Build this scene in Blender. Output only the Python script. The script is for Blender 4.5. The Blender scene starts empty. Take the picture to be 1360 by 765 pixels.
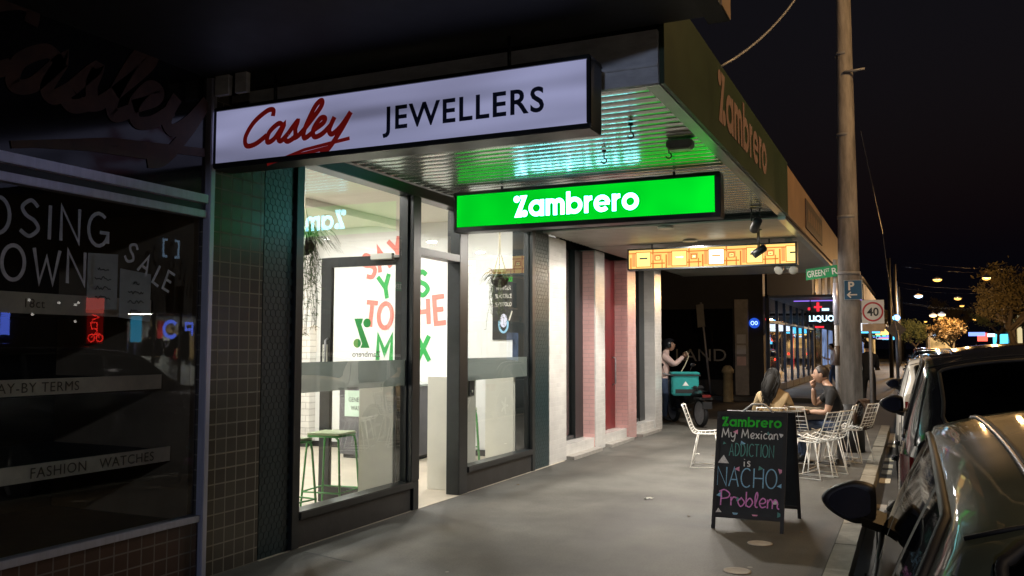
import bpy, bmesh, math, random
from mathutils import Vector, Matrix
random.seed(7)
R = math.radians
S = bpy.context.scene
COL = S.collection

# ------------------------------------------------------------------ camera, world, exposure
F, YAW, PITCH, ROLL, EYE = 1158.0, R(24.6), R(3.85), R(0.08), 1.6
cam = bpy.data.cameras.new('camera'); cam_ob = bpy.data.objects.new('camera', cam); COL.objects.link(cam_ob)
cam.sensor_width = 36; cam.lens = 36 * F / 1360; cam.clip_start = 0.05; cam.clip_end = 2000
_f = Vector((-math.sin(YAW) * math.cos(PITCH), math.cos(YAW) * math.cos(PITCH), math.sin(PITCH)))
_r = Vector((math.cos(YAW), math.sin(YAW), 0)); _u = _r.cross(_f)
_r2 = _r * math.cos(ROLL) + _u * math.sin(ROLL); _u2 = _u * math.cos(ROLL) - _r * math.sin(ROLL)
cam_ob.matrix_world = Matrix(((_r2.x, _u2.x, -_f.x, 0), (_r2.y, _u2.y, -_f.y, 0), (_r2.z, _u2.z, -_f.z, EYE), (0, 0, 0, 1)))
S.camera = cam_ob
wd = bpy.data.worlds.new('World'); S.world = wd; wd.use_nodes = True
_nt = wd.node_tree; _bg = _nt.nodes['Background']
_sky = _nt.nodes.new('ShaderNodeTexSky'); _sky.sky_type = 'NISHITA'; _sky.sun_disc = False
_sky.sun_elevation = R(-3); _sky.sun_rotation = R(200)
_add = _nt.nodes.new('ShaderNodeMix'); _add.data_type = 'RGBA'; _add.blend_type = 'ADD'; _add.inputs[0].default_value = 1   # city glow on top of the twilight
_add.inputs[7].default_value = (.026, .022, .044, 1)
_nt.links.new(_sky.outputs[0], _add.inputs[6]); _nt.links.new(_add.outputs[2], _bg.inputs[0]); _bg.inputs[1].default_value = 0.06
S.view_settings.view_transform = 'Standard'; S.view_settings.look = 'None'
S.view_settings.exposure = 0; S.view_settings.gamma = 1; S.view_settings.use_curve_mapping = False
try:
    S.cycles.use_denoising = True
    S.cycles.max_bounces = 8; S.cycles.transparent_max_bounces = 16
    S.cycles.sample_clamp_indirect = 4; S.cycles.caustics_reflective = False; S.cycles.caustics_refractive = False
except Exception: pass

# ------------------------------------------------------------------ materials
def new_mat(name):
    m = bpy.data.materials.new(name); m.use_nodes = True
    nt = m.node_tree; nt.nodes.clear()
    out = nt.nodes.new('ShaderNodeOutputMaterial')
    return m, nt, out
def pm(name, col, rough=.6, metal=0, var=.15, scale=6, bump=0, bscale=60, spec=.5, coat=0, detail=4, stretch=None):
    m, nt, out = new_mat(name); N = nt.nodes; L = nt.links
    b = N.new('ShaderNodeBsdfPrincipled'); L.new(b.outputs[0], out.inputs[0])
    b.inputs['Metallic'].default_value = metal
    b.inputs['Specular IOR Level'].default_value = spec; b.inputs['Coat Weight'].default_value = coat; b.inputs['Coat Roughness'].default_value = .04
    tc = N.new('ShaderNodeTexCoord'); src = tc.outputs['Object']
    if stretch:
        mp = N.new('ShaderNodeMapping'); mp.inputs['Scale'].default_value = stretch; L.new(src, mp.inputs[0]); src = mp.outputs[0]
    n = N.new('ShaderNodeTexNoise'); n.inputs['Scale'].default_value = scale; n.inputs['Detail'].default_value = detail; n.inputs['Roughness'].default_value = .65
    L.new(src, n.inputs['Vector'])
    cr = N.new('ShaderNodeValToRGB'); e = cr.color_ramp.elements
    e[0].position = .3; e[1].position = .7
    e[0].color = tuple(c * (1 - var) for c in col) + (1,); e[1].color = tuple(min(1, c * (1 + var)) for c in col) + (1,)
    L.new(n.outputs[0], cr.inputs[0]); L.new(cr.outputs[0], b.inputs['Base Color'])
    mr = N.new('ShaderNodeMapRange'); mr.inputs[3].default_value = max(.02, rough * .85); mr.inputs[4].default_value = min(1, rough * 1.15)
    L.new(n.outputs[0], mr.inputs[0]); L.new(mr.outputs[0], b.inputs['Roughness'])
    if bump:
        n2 = N.new('ShaderNodeTexNoise'); n2.inputs['Scale'].default_value = bscale; n2.inputs['Detail'].default_value = 5
        L.new(src, n2.inputs['Vector'])
        bp = N.new('ShaderNodeBump'); bp.inputs['Strength'].default_value = bump; bp.inputs['Distance'].default_value = .01
        L.new(n2.outputs[0], bp.inputs['Height']); L.new(bp.outputs[0], b.inputs['Normal'])
    return m
def em(name, col, s, soft=0):
    m, nt, out = new_mat(name)
    e = nt.nodes.new('ShaderNodeEmission'); e.inputs[0].default_value = tuple(col) + (1,); e.inputs[1].default_value = s
    nt.links.new(e.outputs[0], out.inputs[0])
    if soft:   # tubes behind an opal face: slightly uneven glow along the box
        tc = nt.nodes.new('ShaderNodeTexCoord'); n = nt.nodes.new('ShaderNodeTexNoise'); n.inputs['Scale'].default_value = 1.3
        nt.links.new(tc.outputs['Object'], n.inputs['Vector'])
        mr = nt.nodes.new('ShaderNodeMapRange'); mr.inputs[1].default_value = .3; mr.inputs[2].default_value = .7
        mr.inputs[3].default_value = s * (1 - soft); mr.inputs[4].default_value = s * (1 + soft)
        nt.links.new(n.outputs[0], mr.inputs[0]); nt.links.new(mr.outputs[0], e.inputs[1])
    return m
def glass(name, tint=(.93, .96, .95), base=.07, rough=0.0, dirt=0.0, refl=(1, 1, 1)):
    m, nt, out = new_mat(name); N = nt.nodes; L = nt.links
    t = N.new('ShaderNodeBsdfTransparent'); t.inputs[0].default_value = tuple(tint) + (1,)
    g = N.new('ShaderNodeBsdfGlossy'); g.inputs['Roughness'].default_value = rough; g.inputs[0].default_value = tuple(refl) + (1,)
    lw = N.new('ShaderNodeLayerWeight'); lw.inputs[0].default_value = .5
    p = N.new('ShaderNodeMath'); p.operation = 'POWER'; p.inputs[1].default_value = 4.2; L.new(lw.outputs['Facing'], p.inputs[0])
    ma = N.new('ShaderNodeMath'); ma.operation = 'MULTIPLY_ADD'; ma.inputs[1].default_value = 1 - base; ma.inputs[2].default_value = base
    L.new(p.outputs[0], ma.inputs[0])
    mx = N.new('ShaderNodeMixShader'); L.new(ma.outputs[0], mx.inputs[0]); L.new(t.outputs[0], mx.inputs[1]); L.new(g.outputs[0], mx.inputs[2])
    last = mx
    if dirt:
        d = N.new('ShaderNodeBsdfDiffuse'); d.inputs[0].default_value = (.5, .5, .48, 1)
        tc = N.new('ShaderNodeTexCoord'); n = N.new('ShaderNodeTexNoise'); n.inputs['Scale'].default_value = 2.5; n.inputs['Detail'].default_value = 6
        L.new(tc.outputs['Object'], n.inputs['Vector'])
        mr = N.new('ShaderNodeMapRange'); mr.inputs[1].default_value = .4; mr.inputs[2].default_value = .8; mr.inputs[3].default_value = 0; mr.inputs[4].default_value = dirt
        L.new(n.outputs[0], mr.inputs[0])
        m2 = N.new('ShaderNodeMixShader'); L.new(mr.outputs[0], m2.inputs[0]); L.new(mx.outputs[0], m2.inputs[1]); L.new(d.outputs[0], m2.inputs[2]); last = m2
    L.new(last.outputs[0], out.inputs[0])
    return m
def tiles(name, c1, c2, grout, w, h, mortar=.006, rough=.3, offset=0, bump=.3, plane='YZ', spec=.5, var=.1, coat=0):
    m, nt, out = new_mat(name); N = nt.nodes; L = nt.links
    b = N.new('ShaderNodeBsdfPrincipled'); L.new(b.outputs[0], out.inputs[0]); b.inputs['Specular IOR Level'].default_value = spec; b.inputs['Coat Weight'].default_value = coat
    tc = N.new('ShaderNodeTexCoord'); sp = N.new('ShaderNodeSeparateXYZ'); L.new(tc.outputs['Object'], sp.inputs[0])
    cb = N.new('ShaderNodeCombineXYZ')
    if plane == 'XY+':      # use x+y as the horizontal so both faces of a pier carry courses
        ad = N.new('ShaderNodeMath'); L.new(sp.outputs[0], ad.inputs[0]); L.new(sp.outputs[1], ad.inputs[1]); L.new(ad.outputs[0], cb.inputs[0]); L.new(sp.outputs[2], cb.inputs[1])
    else:
        L.new(sp.outputs['XYZ'.index(plane[0])], cb.inputs[0]); L.new(sp.outputs['XYZ'.index(plane[1])], cb.inputs[1])
    br = N.new('ShaderNodeTexBrick'); br.offset = offset; br.squash = 1
    br.inputs['Color1'].default_value = tuple(c1) + (1,); br.inputs['Color2'].default_value = tuple(c2) + (1,); br.inputs['Mortar'].default_value = tuple(grout) + (1,)
    br.inputs['Scale'].default_value = 1; br.inputs['Mortar Size'].default_value = mortar; br.inputs['Mortar Smooth'].default_value = .1; br.inputs['Bias'].default_value = 0
    br.inputs['Brick Width'].default_value = w; br.inputs['Row Height'].default_value = h
    L.new(cb.outputs[0], br.inputs['Vector'])
    n = N.new('ShaderNodeTexNoise'); n.inputs['Scale'].default_value = 3; n.inputs['Detail'].default_value = 6; L.new(tc.outputs['Object'], n.inputs['Vector'])
    mr = N.new('ShaderNodeMapRange'); mr.inputs[1].default_value = .3; mr.inputs[2].default_value = .7; mr.inputs[3].default_value = 1 - var; mr.inputs[4].default_value = 1 + var
    L.new(n.outputs[0], mr.inputs[0])
    vm = N.new('ShaderNodeVectorMath'); vm.operation = 'SCALE'; L.new(br.outputs[0], vm.inputs[0]); L.new(mr.outputs[0], vm.inputs['Scale'])
    L.new(vm.outputs[0], b.inputs['Base Color'])
    rr = N.new('ShaderNodeMapRange'); rr.inputs[3].default_value = rough; rr.inputs[4].default_value = .85; L.new(br.outputs['Fac'], rr.inputs[0]); L.new(rr.outputs[0], b.inputs['Roughness'])
    iv = N.new('ShaderNodeMath'); iv.operation = 'SUBTRACT'; iv.inputs[0].default_value = 1; L.new(br.outputs['Fac'], iv.inputs[1])
    bp = N.new('ShaderNodeBump'); bp.inputs['Strength'].default_value = bump; bp.inputs['Distance'].default_value = .006; L.new(iv.outputs[0], bp.inputs['Height']); L.new(bp.outputs[0], b.inputs['Normal'])
    return m

M = {}
# pavement: old asphalt with worn patches, dark stains and pale gum spots of their own
def pavement_mat():
    m, nt, out = new_mat('pavement_asphalt'); N = nt.nodes; L = nt.links
    b = N.new('ShaderNodeBsdfPrincipled'); L.new(b.outputs[0], out.inputs[0]); b.inputs['Specular IOR Level'].default_value = .35
    tc = N.new('ShaderNodeTexCoord')
    n1 = N.new('ShaderNodeTexNoise'); n1.inputs['Scale'].default_value = .9; n1.inputs['Detail'].default_value = 7; n1.inputs['Roughness'].default_value = .6
    n2 = N.new('ShaderNodeTexNoise'); n2.inputs['Scale'].default_value = 55; n2.inputs['Detail'].default_value = 6; n2.inputs['Roughness'].default_value = .75
    mp = N.new('ShaderNodeMapping'); mp.inputs['Scale'].default_value = (.55, .13, 1); mp.inputs['Rotation'].default_value = (0, 0, R(12)); L.new(tc.outputs['Object'], mp.inputs[0])
    n3 = N.new('ShaderNodeTexNoise'); n3.inputs['Scale'].default_value = 1.6; n3.inputs['Detail'].default_value = 5; L.new(mp.outputs[0], n3.inputs['Vector'])
    for n in (n1, n2): L.new(tc.outputs['Object'], n.inputs['Vector'])
    c1 = N.new('ShaderNodeValToRGB'); e = c1.color_ramp.elements; e[0].position = .32; e[1].position = .68; e[0].color = (.058, .0565, .050, 1); e[1].color = (.138, .135, .121, 1)
    L.new(n1.outputs[0], c1.inputs[0])
    c3 = N.new('ShaderNodeValToRGB'); e = c3.color_ramp.elements; e[0].position = .38; e[1].position = .54; e[0].color = (.45, .44, .43, 1); e[1].color = (1, 1, 1, 1)
    L.new(n3.outputs[0], c3.inputs[0])
    mx = N.new('ShaderNodeMix'); mx.data_type = 'RGBA'; mx.blend_type = 'MULTIPLY'; mx.inputs[0].default_value = .8
    L.new(c1.outputs[0], mx.inputs[6]); L.new(c3.outputs[0], mx.inputs[7])
    c2 = N.new('ShaderNodeValToRGB'); e = c2.color_ramp.elements; e[0].position = .3; e[1].position = .75; e[0].color = (.50, .50, .50, 1); e[1].color = (1.45, 1.45, 1.42, 1)
    L.new(n2.outputs[0], c2.inputs[0])
    m2 = N.new('ShaderNodeMix'); m2.data_type = 'RGBA'; m2.blend_type = 'MULTIPLY'; m2.inputs[0].default_value = .7
    L.new(mx.outputs[2], m2.inputs[6]); L.new(c2.outputs[0], m2.inputs[7]); L.new(m2.outputs[2], b.inputs['Base Color'])
    v = N.new('ShaderNodeTexVoronoi'); v.inputs['Scale'].default_value = 1.4; L.new(tc.outputs['Object'], v.inputs['Vector'])
    lt = N.new('ShaderNodeMath'); lt.operation = 'LESS_THAN'; lt.inputs[1].default_value = .028; L.new(v.outputs['Distance'], lt.inputs[0])
    m4 = N.new('ShaderNodeMix'); m4.data_type = 'RGBA'; L.new(lt.outputs[0], m4.inputs[0]); L.new(m2.outputs[2], m4.inputs[6]); m4.inputs[7].default_value = (.2, .19, .17, 1)
    L.new(m4.outputs[2], b.inputs['Base Color'])
    mr = N.new('ShaderNodeMapRange'); mr.inputs[3].default_value = .5; mr.inputs[4].default_value = .8; L.new(n3.outputs[0], mr.inputs[0]); L.new(mr.outputs[0], b.inputs['Roughness'])
    bp = N.new('ShaderNodeBump'); bp.inputs['Strength'].default_value = .35; bp.inputs['Distance'].default_value = .006; L.new(n2.outputs[0], bp.inputs['Height']); L.new(bp.outputs[0], b.inputs['Normal'])
    return m
M['pave'] = pavement_mat()
M['road'] = pm('road_asphalt', (.05, .048, .045), .75, var=.3, scale=1.5, bump=.4, bscale=120)
M['ground'] = pm('bare_ground', (.04, .04, .04), .9)
M['kerb'] = pm('kerb_bluestone', (.26, .24, .19), .8, var=.3, scale=5, bump=.3, bscale=50)
M['line'] = pm('road_paint', (.55, .5, .38), .7, var=.3, scale=9)
M['black'] = pm('black_metal', (.014, .017, .018), .35, var=.25, scale=9, spec=.5)
M['blackmat'] = pm('black_matte', (.012, .012, .013), .6, var=.2)
M['plinth'] = pm('plinth_black_paint', (.022, .022, .022), .5, var=.5, scale=4, bump=.15, bscale=30)
M['hex'] = pm('hex_tile_teal', (.012, .032, .036), .3, var=.15, scale=14, spec=.6)
M['hexgrout'] = pm('hex_grout', (.006, .012, .013), .8)
M['tile'] = tiles('brown_square_tile', (.11, .095, .07), (.085, .07, .055), (.24, .21, .16), .105, .105, .005, .22)
M['tiler'] = tiles('red_brown_tile', (.10, .05, .035), (.075, .04, .03), (.19, .15, .12), .105, .105, .005, .25)
M['steel'] = pm('brushed_steel', (.55, .55, .66), .3, .45, var=.12, scale=30, stretch=(1, 1, .1))  # lavender base colour stands in for bluish reflections on the steel
M['darkwall'] = pm('dark_render', (.02, .02, .02), .7, var=.3, scale=2)
M['darkglassblack'] = pm('black_fascia_glass', (.006, .006, .007), .12, var=.2, spec=.6)
M['glass'] = glass('shop_glass', (.955, .98, .97), .12, 0, .02)
M['glassdark'] = glass('display_glass', (.85, .87, .87), .05, 0, .004, (.75, .75, .75))
def film():
    m, nt, out = new_mat('frosted_film'); N = nt.nodes; L = nt.links
    a = N.new('ShaderNodeBsdfTranslucent'); a.inputs[0].default_value = (.135, .155, .145, 1); b = N.new('ShaderNodeBsdfDiffuse'); b.inputs[0].default_value = (.19, .215, .205, 1)
    x = N.new('ShaderNodeMixShader'); x.inputs[0].default_value = .4; L.new(a.outputs[0], x.inputs[1]); L.new(b.outputs[0], x.inputs[2])
    t = N.new('ShaderNodeBsdfTransparent'); y = N.new('ShaderNodeMixShader'); y.inputs[0].default_value = .94; L.new(t.outputs[0], y.inputs[1]); L.new(x.outputs[0], y.inputs[2]); L.new(y.outputs[0], out.inputs[0])
    return m
M['film'] = film()
M['doorglass'] = glass('door_glass', (.95, .97, .96), .04, 0, .02)
M['white'] = pm('white_plaster', (.80, .80, .78), .55, var=.03, scale=2)
M['ceil'] = pm('white_ceiling', (.72, .69, .62), .6, var=.02)
M['brickw'] = tiles('white_painted_brick', (.74, .72, .68), (.68, .66, .62), (.5, .48, .45), .3, .1, .008, .6, .5, .8, 'XZ')
M['floor'] = pm('pale_shop_floor', (.5, .44, .35), .35, var=.16, scale=3, detail=7)
M['cab'] = pm('cabinet_charcoal', (.1, .1, .115), .4, var=.1, scale=4)
M['counter'] = pm('counter_grey', (.36, .40, .38), .35, var=.12, scale=3)
M['panelw'] = pm('panel_white_laminate', (.68, .67, .6), .35, var=.05, scale=3)
M['green'] = pm('green_powdercoat', (.08, .32, .09), .35, var=.1)
M['seatwood'] = pm('stool_seat', (.42, .48, .3), .45, var=.15, scale=14, stretch=(1, 8, 1))
M['txtgreen'] = pm('wall_green_paint', (.02, .30, .06), .6, var=.04)
M['txtred'] = pm('wall_coral_paint', (.68, .2, .16), .6, var=.04)
M['lblgreen'] = pm('label_mint', (.62, .8, .68), .4, var=.03)
M['ink'] = pm('ink_dark', (.03, .035, .04), .6, var=.05)
M['soffit'] = pm('soffit_slat_enamel', (.60, .62, .60), .2, .75, var=.10, scale=2.5, spec=.8, stretch=(.4, 3, 1))
M['soffitgap'] = pm('soffit_gap', (.02, .02, .02), .9)
M['soffit2'] = pm('soffit_board', (.46, .44, .39), .35, var=.15, scale=2, spec=.5, stretch=(.4, 3, 1))
M['fgreen'] = pm('fascia_green_paint', (.030, .056, .022), .45, var=.2, scale=1.5)
M['ftan'] = pm('fascia_tan_paint', (.34, .22, .13), .55, var=.18, scale=1.6)
M['fpink'] = pm('fascia_letter_pink', (.26, .17, .145), .6, var=.1)
M['lipgreen'] = pm('lip_paint', (.55, .58, .55), .3, .4, var=.1)
M['endpanel'] = pm('awning_end_white', (.78, .80, .84), .55, var=.22, scale=4, stretch=(1, 1, 3))
M['sign_g'] = em('sign_green_lit', (0.0, .44, .012), 1.6, .25)
M['sign_w'] = em('sign_white_lit', (.30, .80, 1.0), 7.5)
M['jew'] = pm('sign_face_glow', (.62, .62, .72), .12, var=.05, scale=1.5, spec=.5)
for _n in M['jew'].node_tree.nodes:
    if _n.type == 'BSDF_PRINCIPLED': _n.inputs['Emission Color'].default_value = (.42, .43, .70, 1); _n.inputs['Emission Strength'].default_value = .70  # face glows in place of light falling on the sign
M['red'] = pm('sign_red', (.30, .015, .02), .35, var=.1)
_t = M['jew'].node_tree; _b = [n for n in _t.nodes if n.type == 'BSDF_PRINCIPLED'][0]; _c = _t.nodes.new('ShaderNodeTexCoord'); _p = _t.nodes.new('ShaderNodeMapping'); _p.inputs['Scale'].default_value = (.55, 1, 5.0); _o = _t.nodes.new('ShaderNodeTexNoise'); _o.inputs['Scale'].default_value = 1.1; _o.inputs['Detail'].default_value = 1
_q = _t.nodes.new('ShaderNodeMapRange'); _q.inputs[1].default_value = .3; _q.inputs[2].default_value = .7; _q.inputs[3].default_value = .26; _q.inputs[4].default_value = .66  # uneven bands of glow imitate reflections across the face
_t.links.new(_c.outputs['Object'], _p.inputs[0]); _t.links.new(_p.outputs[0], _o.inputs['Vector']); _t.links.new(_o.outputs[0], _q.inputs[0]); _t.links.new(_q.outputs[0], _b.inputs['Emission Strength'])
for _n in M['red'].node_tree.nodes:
    if _n.type == 'BSDF_PRINCIPLED': _n.inputs['Emission Color'].default_value = (.5, .02, .015, 1); _n.inputs['Emission Strength'].default_value = .12  # faint glow put into the red script to match the face
M['navy'] = pm('sign_navy', (.02, .025, .06), .35, var=.1)
M['brown'] = pm('faded_script_brown', (.075, .036, .024), .6, var=.35, scale=6)
M['pwhite'] = pm('window_paint_white', (.45, .45, .5), .8, var=.25, scale=12)
M['paper'] = pm('notice_paper', (.5, .5, .52), .8, var=.12, scale=5)
M['paperink'] = pm('notice_ink', (.12, .12, .13), .8)
M['shelf'] = pm('shelf_edge_cream', (.82, .70, .54), .6, var=.15)
M['shelfink'] = pm('shelf_ink', (.16, .12, .08), .6)
M['panelbeige'] = pm('display_side_beige', (.15, .11, .065), .6, var=.3, scale=2)
M['pil'] = tiles('white_glazed_tile', (.66, .64, .6), (.6, .58, .55), (.56, .54, .51), .2, .065, .004, .22, .5, .35, 'XY+', coat=.2)
M['pilpink'] = tiles('tile_pink_light', (.66, .40, .37), (.6, .36, .34), (.48, .3, .28), .2, .065, .006, .22, .5, .35, 'XY+', coat=.2)  # pink light put into this pilaster's tile colour
M['redcurt'] = pm('dark_red_door', (.16, .012, .014), .4, var=.25, scale=4)
M['concrete'] = pm('concrete', (.3, .28, .25), .8, var=.2, scale=4, bump=.2)
M['pole'] = pm('weathered_pole', (.28, .255, .235), .6, var=.5, scale=3, bump=.6, bscale=25, stretch=(3, 3, .5))
M['galv'] = pm('galvanised_grey', (.30, .30, .31), .5, .2, var=.2, scale=12)
M['chalk'] = pm('chalkboard_black', (.013, .017, .021), .6, var=.6, scale=5)
M['awood'] = pm('board_frame_black', (.014, .013, .013), .5)
for nm, c in dict(c_green=(.03, .60, .04), c_white=(.88, .88, .86), c_teal=(.12, .36, .33), c_blue=(.30, .58, .90), c_pink=(.88, .30, .72), c_rose=(.95, .36, .55)).items():
    M[nm] = pm('chalk_' + nm[2:], c, .9, var=.3, scale=70)
M['wire'] = pm('white_wire_enamel', (.86, .85, .81), .4, var=.08)
M['tablewood'] = pm('table_timber', (.12, .09, .05), .5, var=.3, scale=8, stretch=(1, 8, 1))
M['teal'] = pm('teal_bag_fabric', (.008, .25, .24), .55, var=.12, scale=10)
M['skin'] = pm('skin', (.42, .25, .17), .55, var=.08)
M['skin_d'] = pm('skin_tan', (.32, .18, .12), .55, var=.08)
M['hair'] = pm('black_hair', (.010, .009, .008), .75, spec=.25, var=.4, scale=40, stretch=(1, 1, .2))
M['hairb'] = pm('brown_hair', (.025, .016, .011), .45, var=.4, scale=40)
M['tee'] = pm('black_cotton', (.016, .016, .017), .85, var=.3, scale=9, bump=.3, bscale=14)
M['tan'] = pm('tan_cotton', (.36, .26, .14), .85, var=.18, scale=6, bump=.4, bscale=12)
M['jacketp'] = pm('pale_pink_jacket', (.66, .48, .43), .8, var=.15, scale=6, bump=.4, bscale=12)
M['jeans'] = pm('denim_blue', (.045, .07, .13), .85, var=.25, scale=14)
M['shoe'] = pm('dark_shoe', (.02, .02, .02), .6)
M['brownj'] = pm('brown_leather', (.05, .03, .02), .55, var=.3, scale=9)
M['helmet'] = pm('black_helmet', (.012, .012, .014), .2, coat=.4)
M['leaf'] = pm('leaf_green', (.055, .085, .03), .5, var=.45, scale=25)
M['leafd'] = pm('leaf_dark_olive', (.075, .06, .025), .7, var=.5, scale=3)
M['bark'] = pm('bark', (.05, .04, .03), .9, var=.3, bump=.5)
M['blackpot'] = pm('basket_dark', (.02, .018, .015), .8)
M['rope'] = pm('hanger_cord', (.4, .35, .25), .8)

# ------------------------------------------------------------------ mesh helpers
WM = {}
def tag(o, label=None, cat=None, group=None, kind=None):
    if label: o['label'] = label
    if cat: o['category'] = cat
    if group: o['group'] = group
    if kind: o['kind'] = kind
    return o
def thing(name, label, cat, loc=(0, 0, 0), rz=0, group=None):
    o = bpy.data.objects.new(name, None); COL.objects.link(o); o.empty_display_size = .2
    o.location = loc; o.rotation_euler = (0, 0, rz)
    WM[o] = Matrix.Translation(loc) @ Matrix.Rotation(rz, 4, 'Z')
    return tag(o, label, cat, group)
def part(name, data, parent, label=None):
    o = bpy.data.objects.new(name, data); COL.objects.link(o); o.parent = parent
    if label: o['label'] = label
    return o
class MB:
    def __init__(s): s.v = []; s.f = []; s.mi = []; s.cur = 0; s.mats = []; s.smooth = []; s.sm = False
    def mat(s, m):
        if m not in s.mats: s.mats.append(m)
        s.cur = s.mats.index(m); return s
    def vs(s, pts):
        n = len(s.v); s.v.extend([Vector(p) for p in pts]); return n
    def face(s, idx): s.f.append(tuple(idx)); s.mi.append(s.cur); s.smooth.append(s.sm)
    def poly(s, pts): n = s.vs(pts); s.face(range(n, n + len(pts))); return s
    def box(s, x0, x1, y0, y1, z0, z1, T=None):
        if x0 > x1: x0, x1 = x1, x0
        if y0 > y1: y0, y1 = y1, y0
        if z0 > z1: z0, z1 = z1, z0
        p = [Vector(c) for c in ((x0, y0, z0), (x1, y0, z0), (x1, y1, z0), (x0, y1, z0), (x0, y0, z1), (x1, y0, z1), (x1, y1, z1), (x0, y1, z1))]
        if T: p = [T @ q for q in p]
        n = s.vs(p); a = s.sm; s.sm = False
        for q in ((0, 3, 2, 1), (4, 5, 6, 7), (0, 1, 5, 4), (1, 2, 6, 5), (2, 3, 7, 6), (3, 0, 4, 7)): s.face([n + i for i in q])
        s.sm = a; return s
    def tube(s, pts, r, n=6, cap=True):
        pts = [Vector(p) for p in pts]; rs = r if isinstance(r, (list, tuple)) else [r] * len(pts)
        prev = None; rings = []
        for i, p in enumerate(pts):
            d = (pts[min(i + 1, len(pts) - 1)] - pts[max(i - 1, 0)]);
            if d.length < 1e-9: d = Vector((0, 0, 1))
            d.normalize()
            if prev is None: a = d.orthogonal().normalized()
            else:
                a = prev - d * prev.dot(d)
                a = a.normalized() if a.length > 1e-6 else d.orthogonal().normalized()
            prev = a; b = d.cross(a)
            rings.append(s.vs([p + (a * math.cos(t) + b * math.sin(t)) * rs[i] for t in [2 * math.pi * k / n for k in range(n)]]))
        a = s.sm; s.sm = True
        for i in range(len(rings) - 1):
            for k in range(n): s.face((rings[i] + k, rings[i] + (k + 1) % n, rings[i + 1] + (k + 1) % n, rings[i + 1] + k))
        s.sm = False
        if cap: s.face([rings[0] + k for k in reversed(range(n))]); s.face([rings[-1] + k for k in range(n)])
        s.sm = a; return s
    def cyl(s, c, r, h, axis='Z', n=20, r2=None):
        c = Vector(c); d = dict(X=Vector((1, 0, 0)), Y=Vector((0, 1, 0)), Z=Vector((0, 0, 1)))[axis]
        return s.tube([c, c + d * h], [r, r if r2 is None else r2], n)
    def lathe(s, c, prof, n=20, axis=None):
        c = Vector(c); A = axis.normalized() if axis else Vector((0, 0, 1)); a = A.orthogonal().normalized(); b = A.cross(a)
        rings = [s.vs([c + A * z + (a * math.cos(2 * math.pi * k / n) + b * math.sin(2 * math.pi * k / n)) * r for k in range(n)]) for r, z in prof]
        o = s.sm; s.sm = True
        for i in range(len(rings) - 1):
            for k in range(n): s.face((rings[i] + k, rings[i] + (k + 1) % n, rings[i + 1] + (k + 1) % n, rings[i + 1] + k))
        s.face([rings[0] + k for k in reversed(range(n))]); s.face([rings[-1] + k for k in range(n)])
        s.sm = o; return s
    def ball(s, c, rx, ry, rz, n=16, m=10, fn=None):
        c = Vector(c); rings = []
        for i in range(m + 1):
            t = math.pi * i / m; row = []
            for k in range(n):
                a = 2 * math.pi * k / n; p = Vector((math.sin(t) * math.cos(a), math.sin(t) * math.sin(a), math.cos(t)))
                if fn: p = fn(p)
                row.append(c + Vector((p.x * rx, p.y * ry, p.z * rz)))
            rings.append(s.vs(row))
        o = s.sm; s.sm = True
        for i in range(m):
            for k in range(n): s.face((rings[i] + k, rings[i + 1] + k, rings[i + 1] + (k + 1) % n, rings[i] + (k + 1) % n))
        s.sm = o; return s
    def prism(s, pts, d):   # polygon pts (3D, planar) pushed along vector d
        d = Vector(d); p = [Vector(q) for q in pts]; n = s.vs(p); k = len(p); m = s.vs([q + d for q in p])
        s.face([n + i for i in reversed(range(k))]); s.face([m + i for i in range(k)])
        for i in range(k): s.face((n + i, n + (i + 1) % k, m + (i + 1) % k, m + i))
        return s
    def grid(s, P):
        rows = [s.vs(r) for r in P]; k = len(P[0])
        for i in range(len(P) - 1):
            for j in range(k - 1): s.face((rows[i] + j, rows[i] + j + 1, rows[i + 1] + j + 1, rows[i + 1] + j))
        return s
    def mesh(s, name, T=None, bevel=0):
        me = bpy.data.meshes.new(name); vv = [T @ p for p in s.v] if T else s.v
        me.from_pydata([tuple(p) for p in vv], [], s.f)
        for m in s.mats: me.materials.append(m)
        me.polygons.foreach_set('material_index', s.mi); me.polygons.foreach_set('use_smooth', s.smooth)
        me.validate(); me.update()
        if bevel:
            bm = bmesh.new(); bm.from_mesh(me); bmesh.ops.remove_doubles(bm, verts=bm.verts, dist=1e-6)
            bmesh.ops.bevel(bm, geom=[e for e in bm.edges if len(e.link_faces) == 2 and e.calc_face_angle(0) > .6], offset=bevel, segments=2, affect='EDGES', clamp_overlap=True)
            bm.to_mesh(me); bm.free()
        return me
    def build(s, name, parent=None, world=True, bevel=0, label=None, recalc=True):
        root = parent
        while root is not None and root.parent is not None: root = root.parent
        T = WM[root].inverted() if (root is not None and world and root in WM) else None
        me = s.mesh(name, T, bevel)
        if recalc:
            bm = bmesh.new(); bm.from_mesh(me); bmesh.ops.recalc_face_normals(bm, faces=bm.faces); bm.to_mesh(me); bm.free()
        return part(name, me, parent, label)
def struct(name, mb, kind='structure', label=None, cat=None):
    o = mb.build(name); tag(o, label, cat, None, kind); return o
def copy_tree(o, parent=None):
    c = o.copy(); COL.objects.link(c)
    if parent is not None: c.parent = parent
    for ch in list(o.children): copy_tree(ch, c)
    return c

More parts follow.
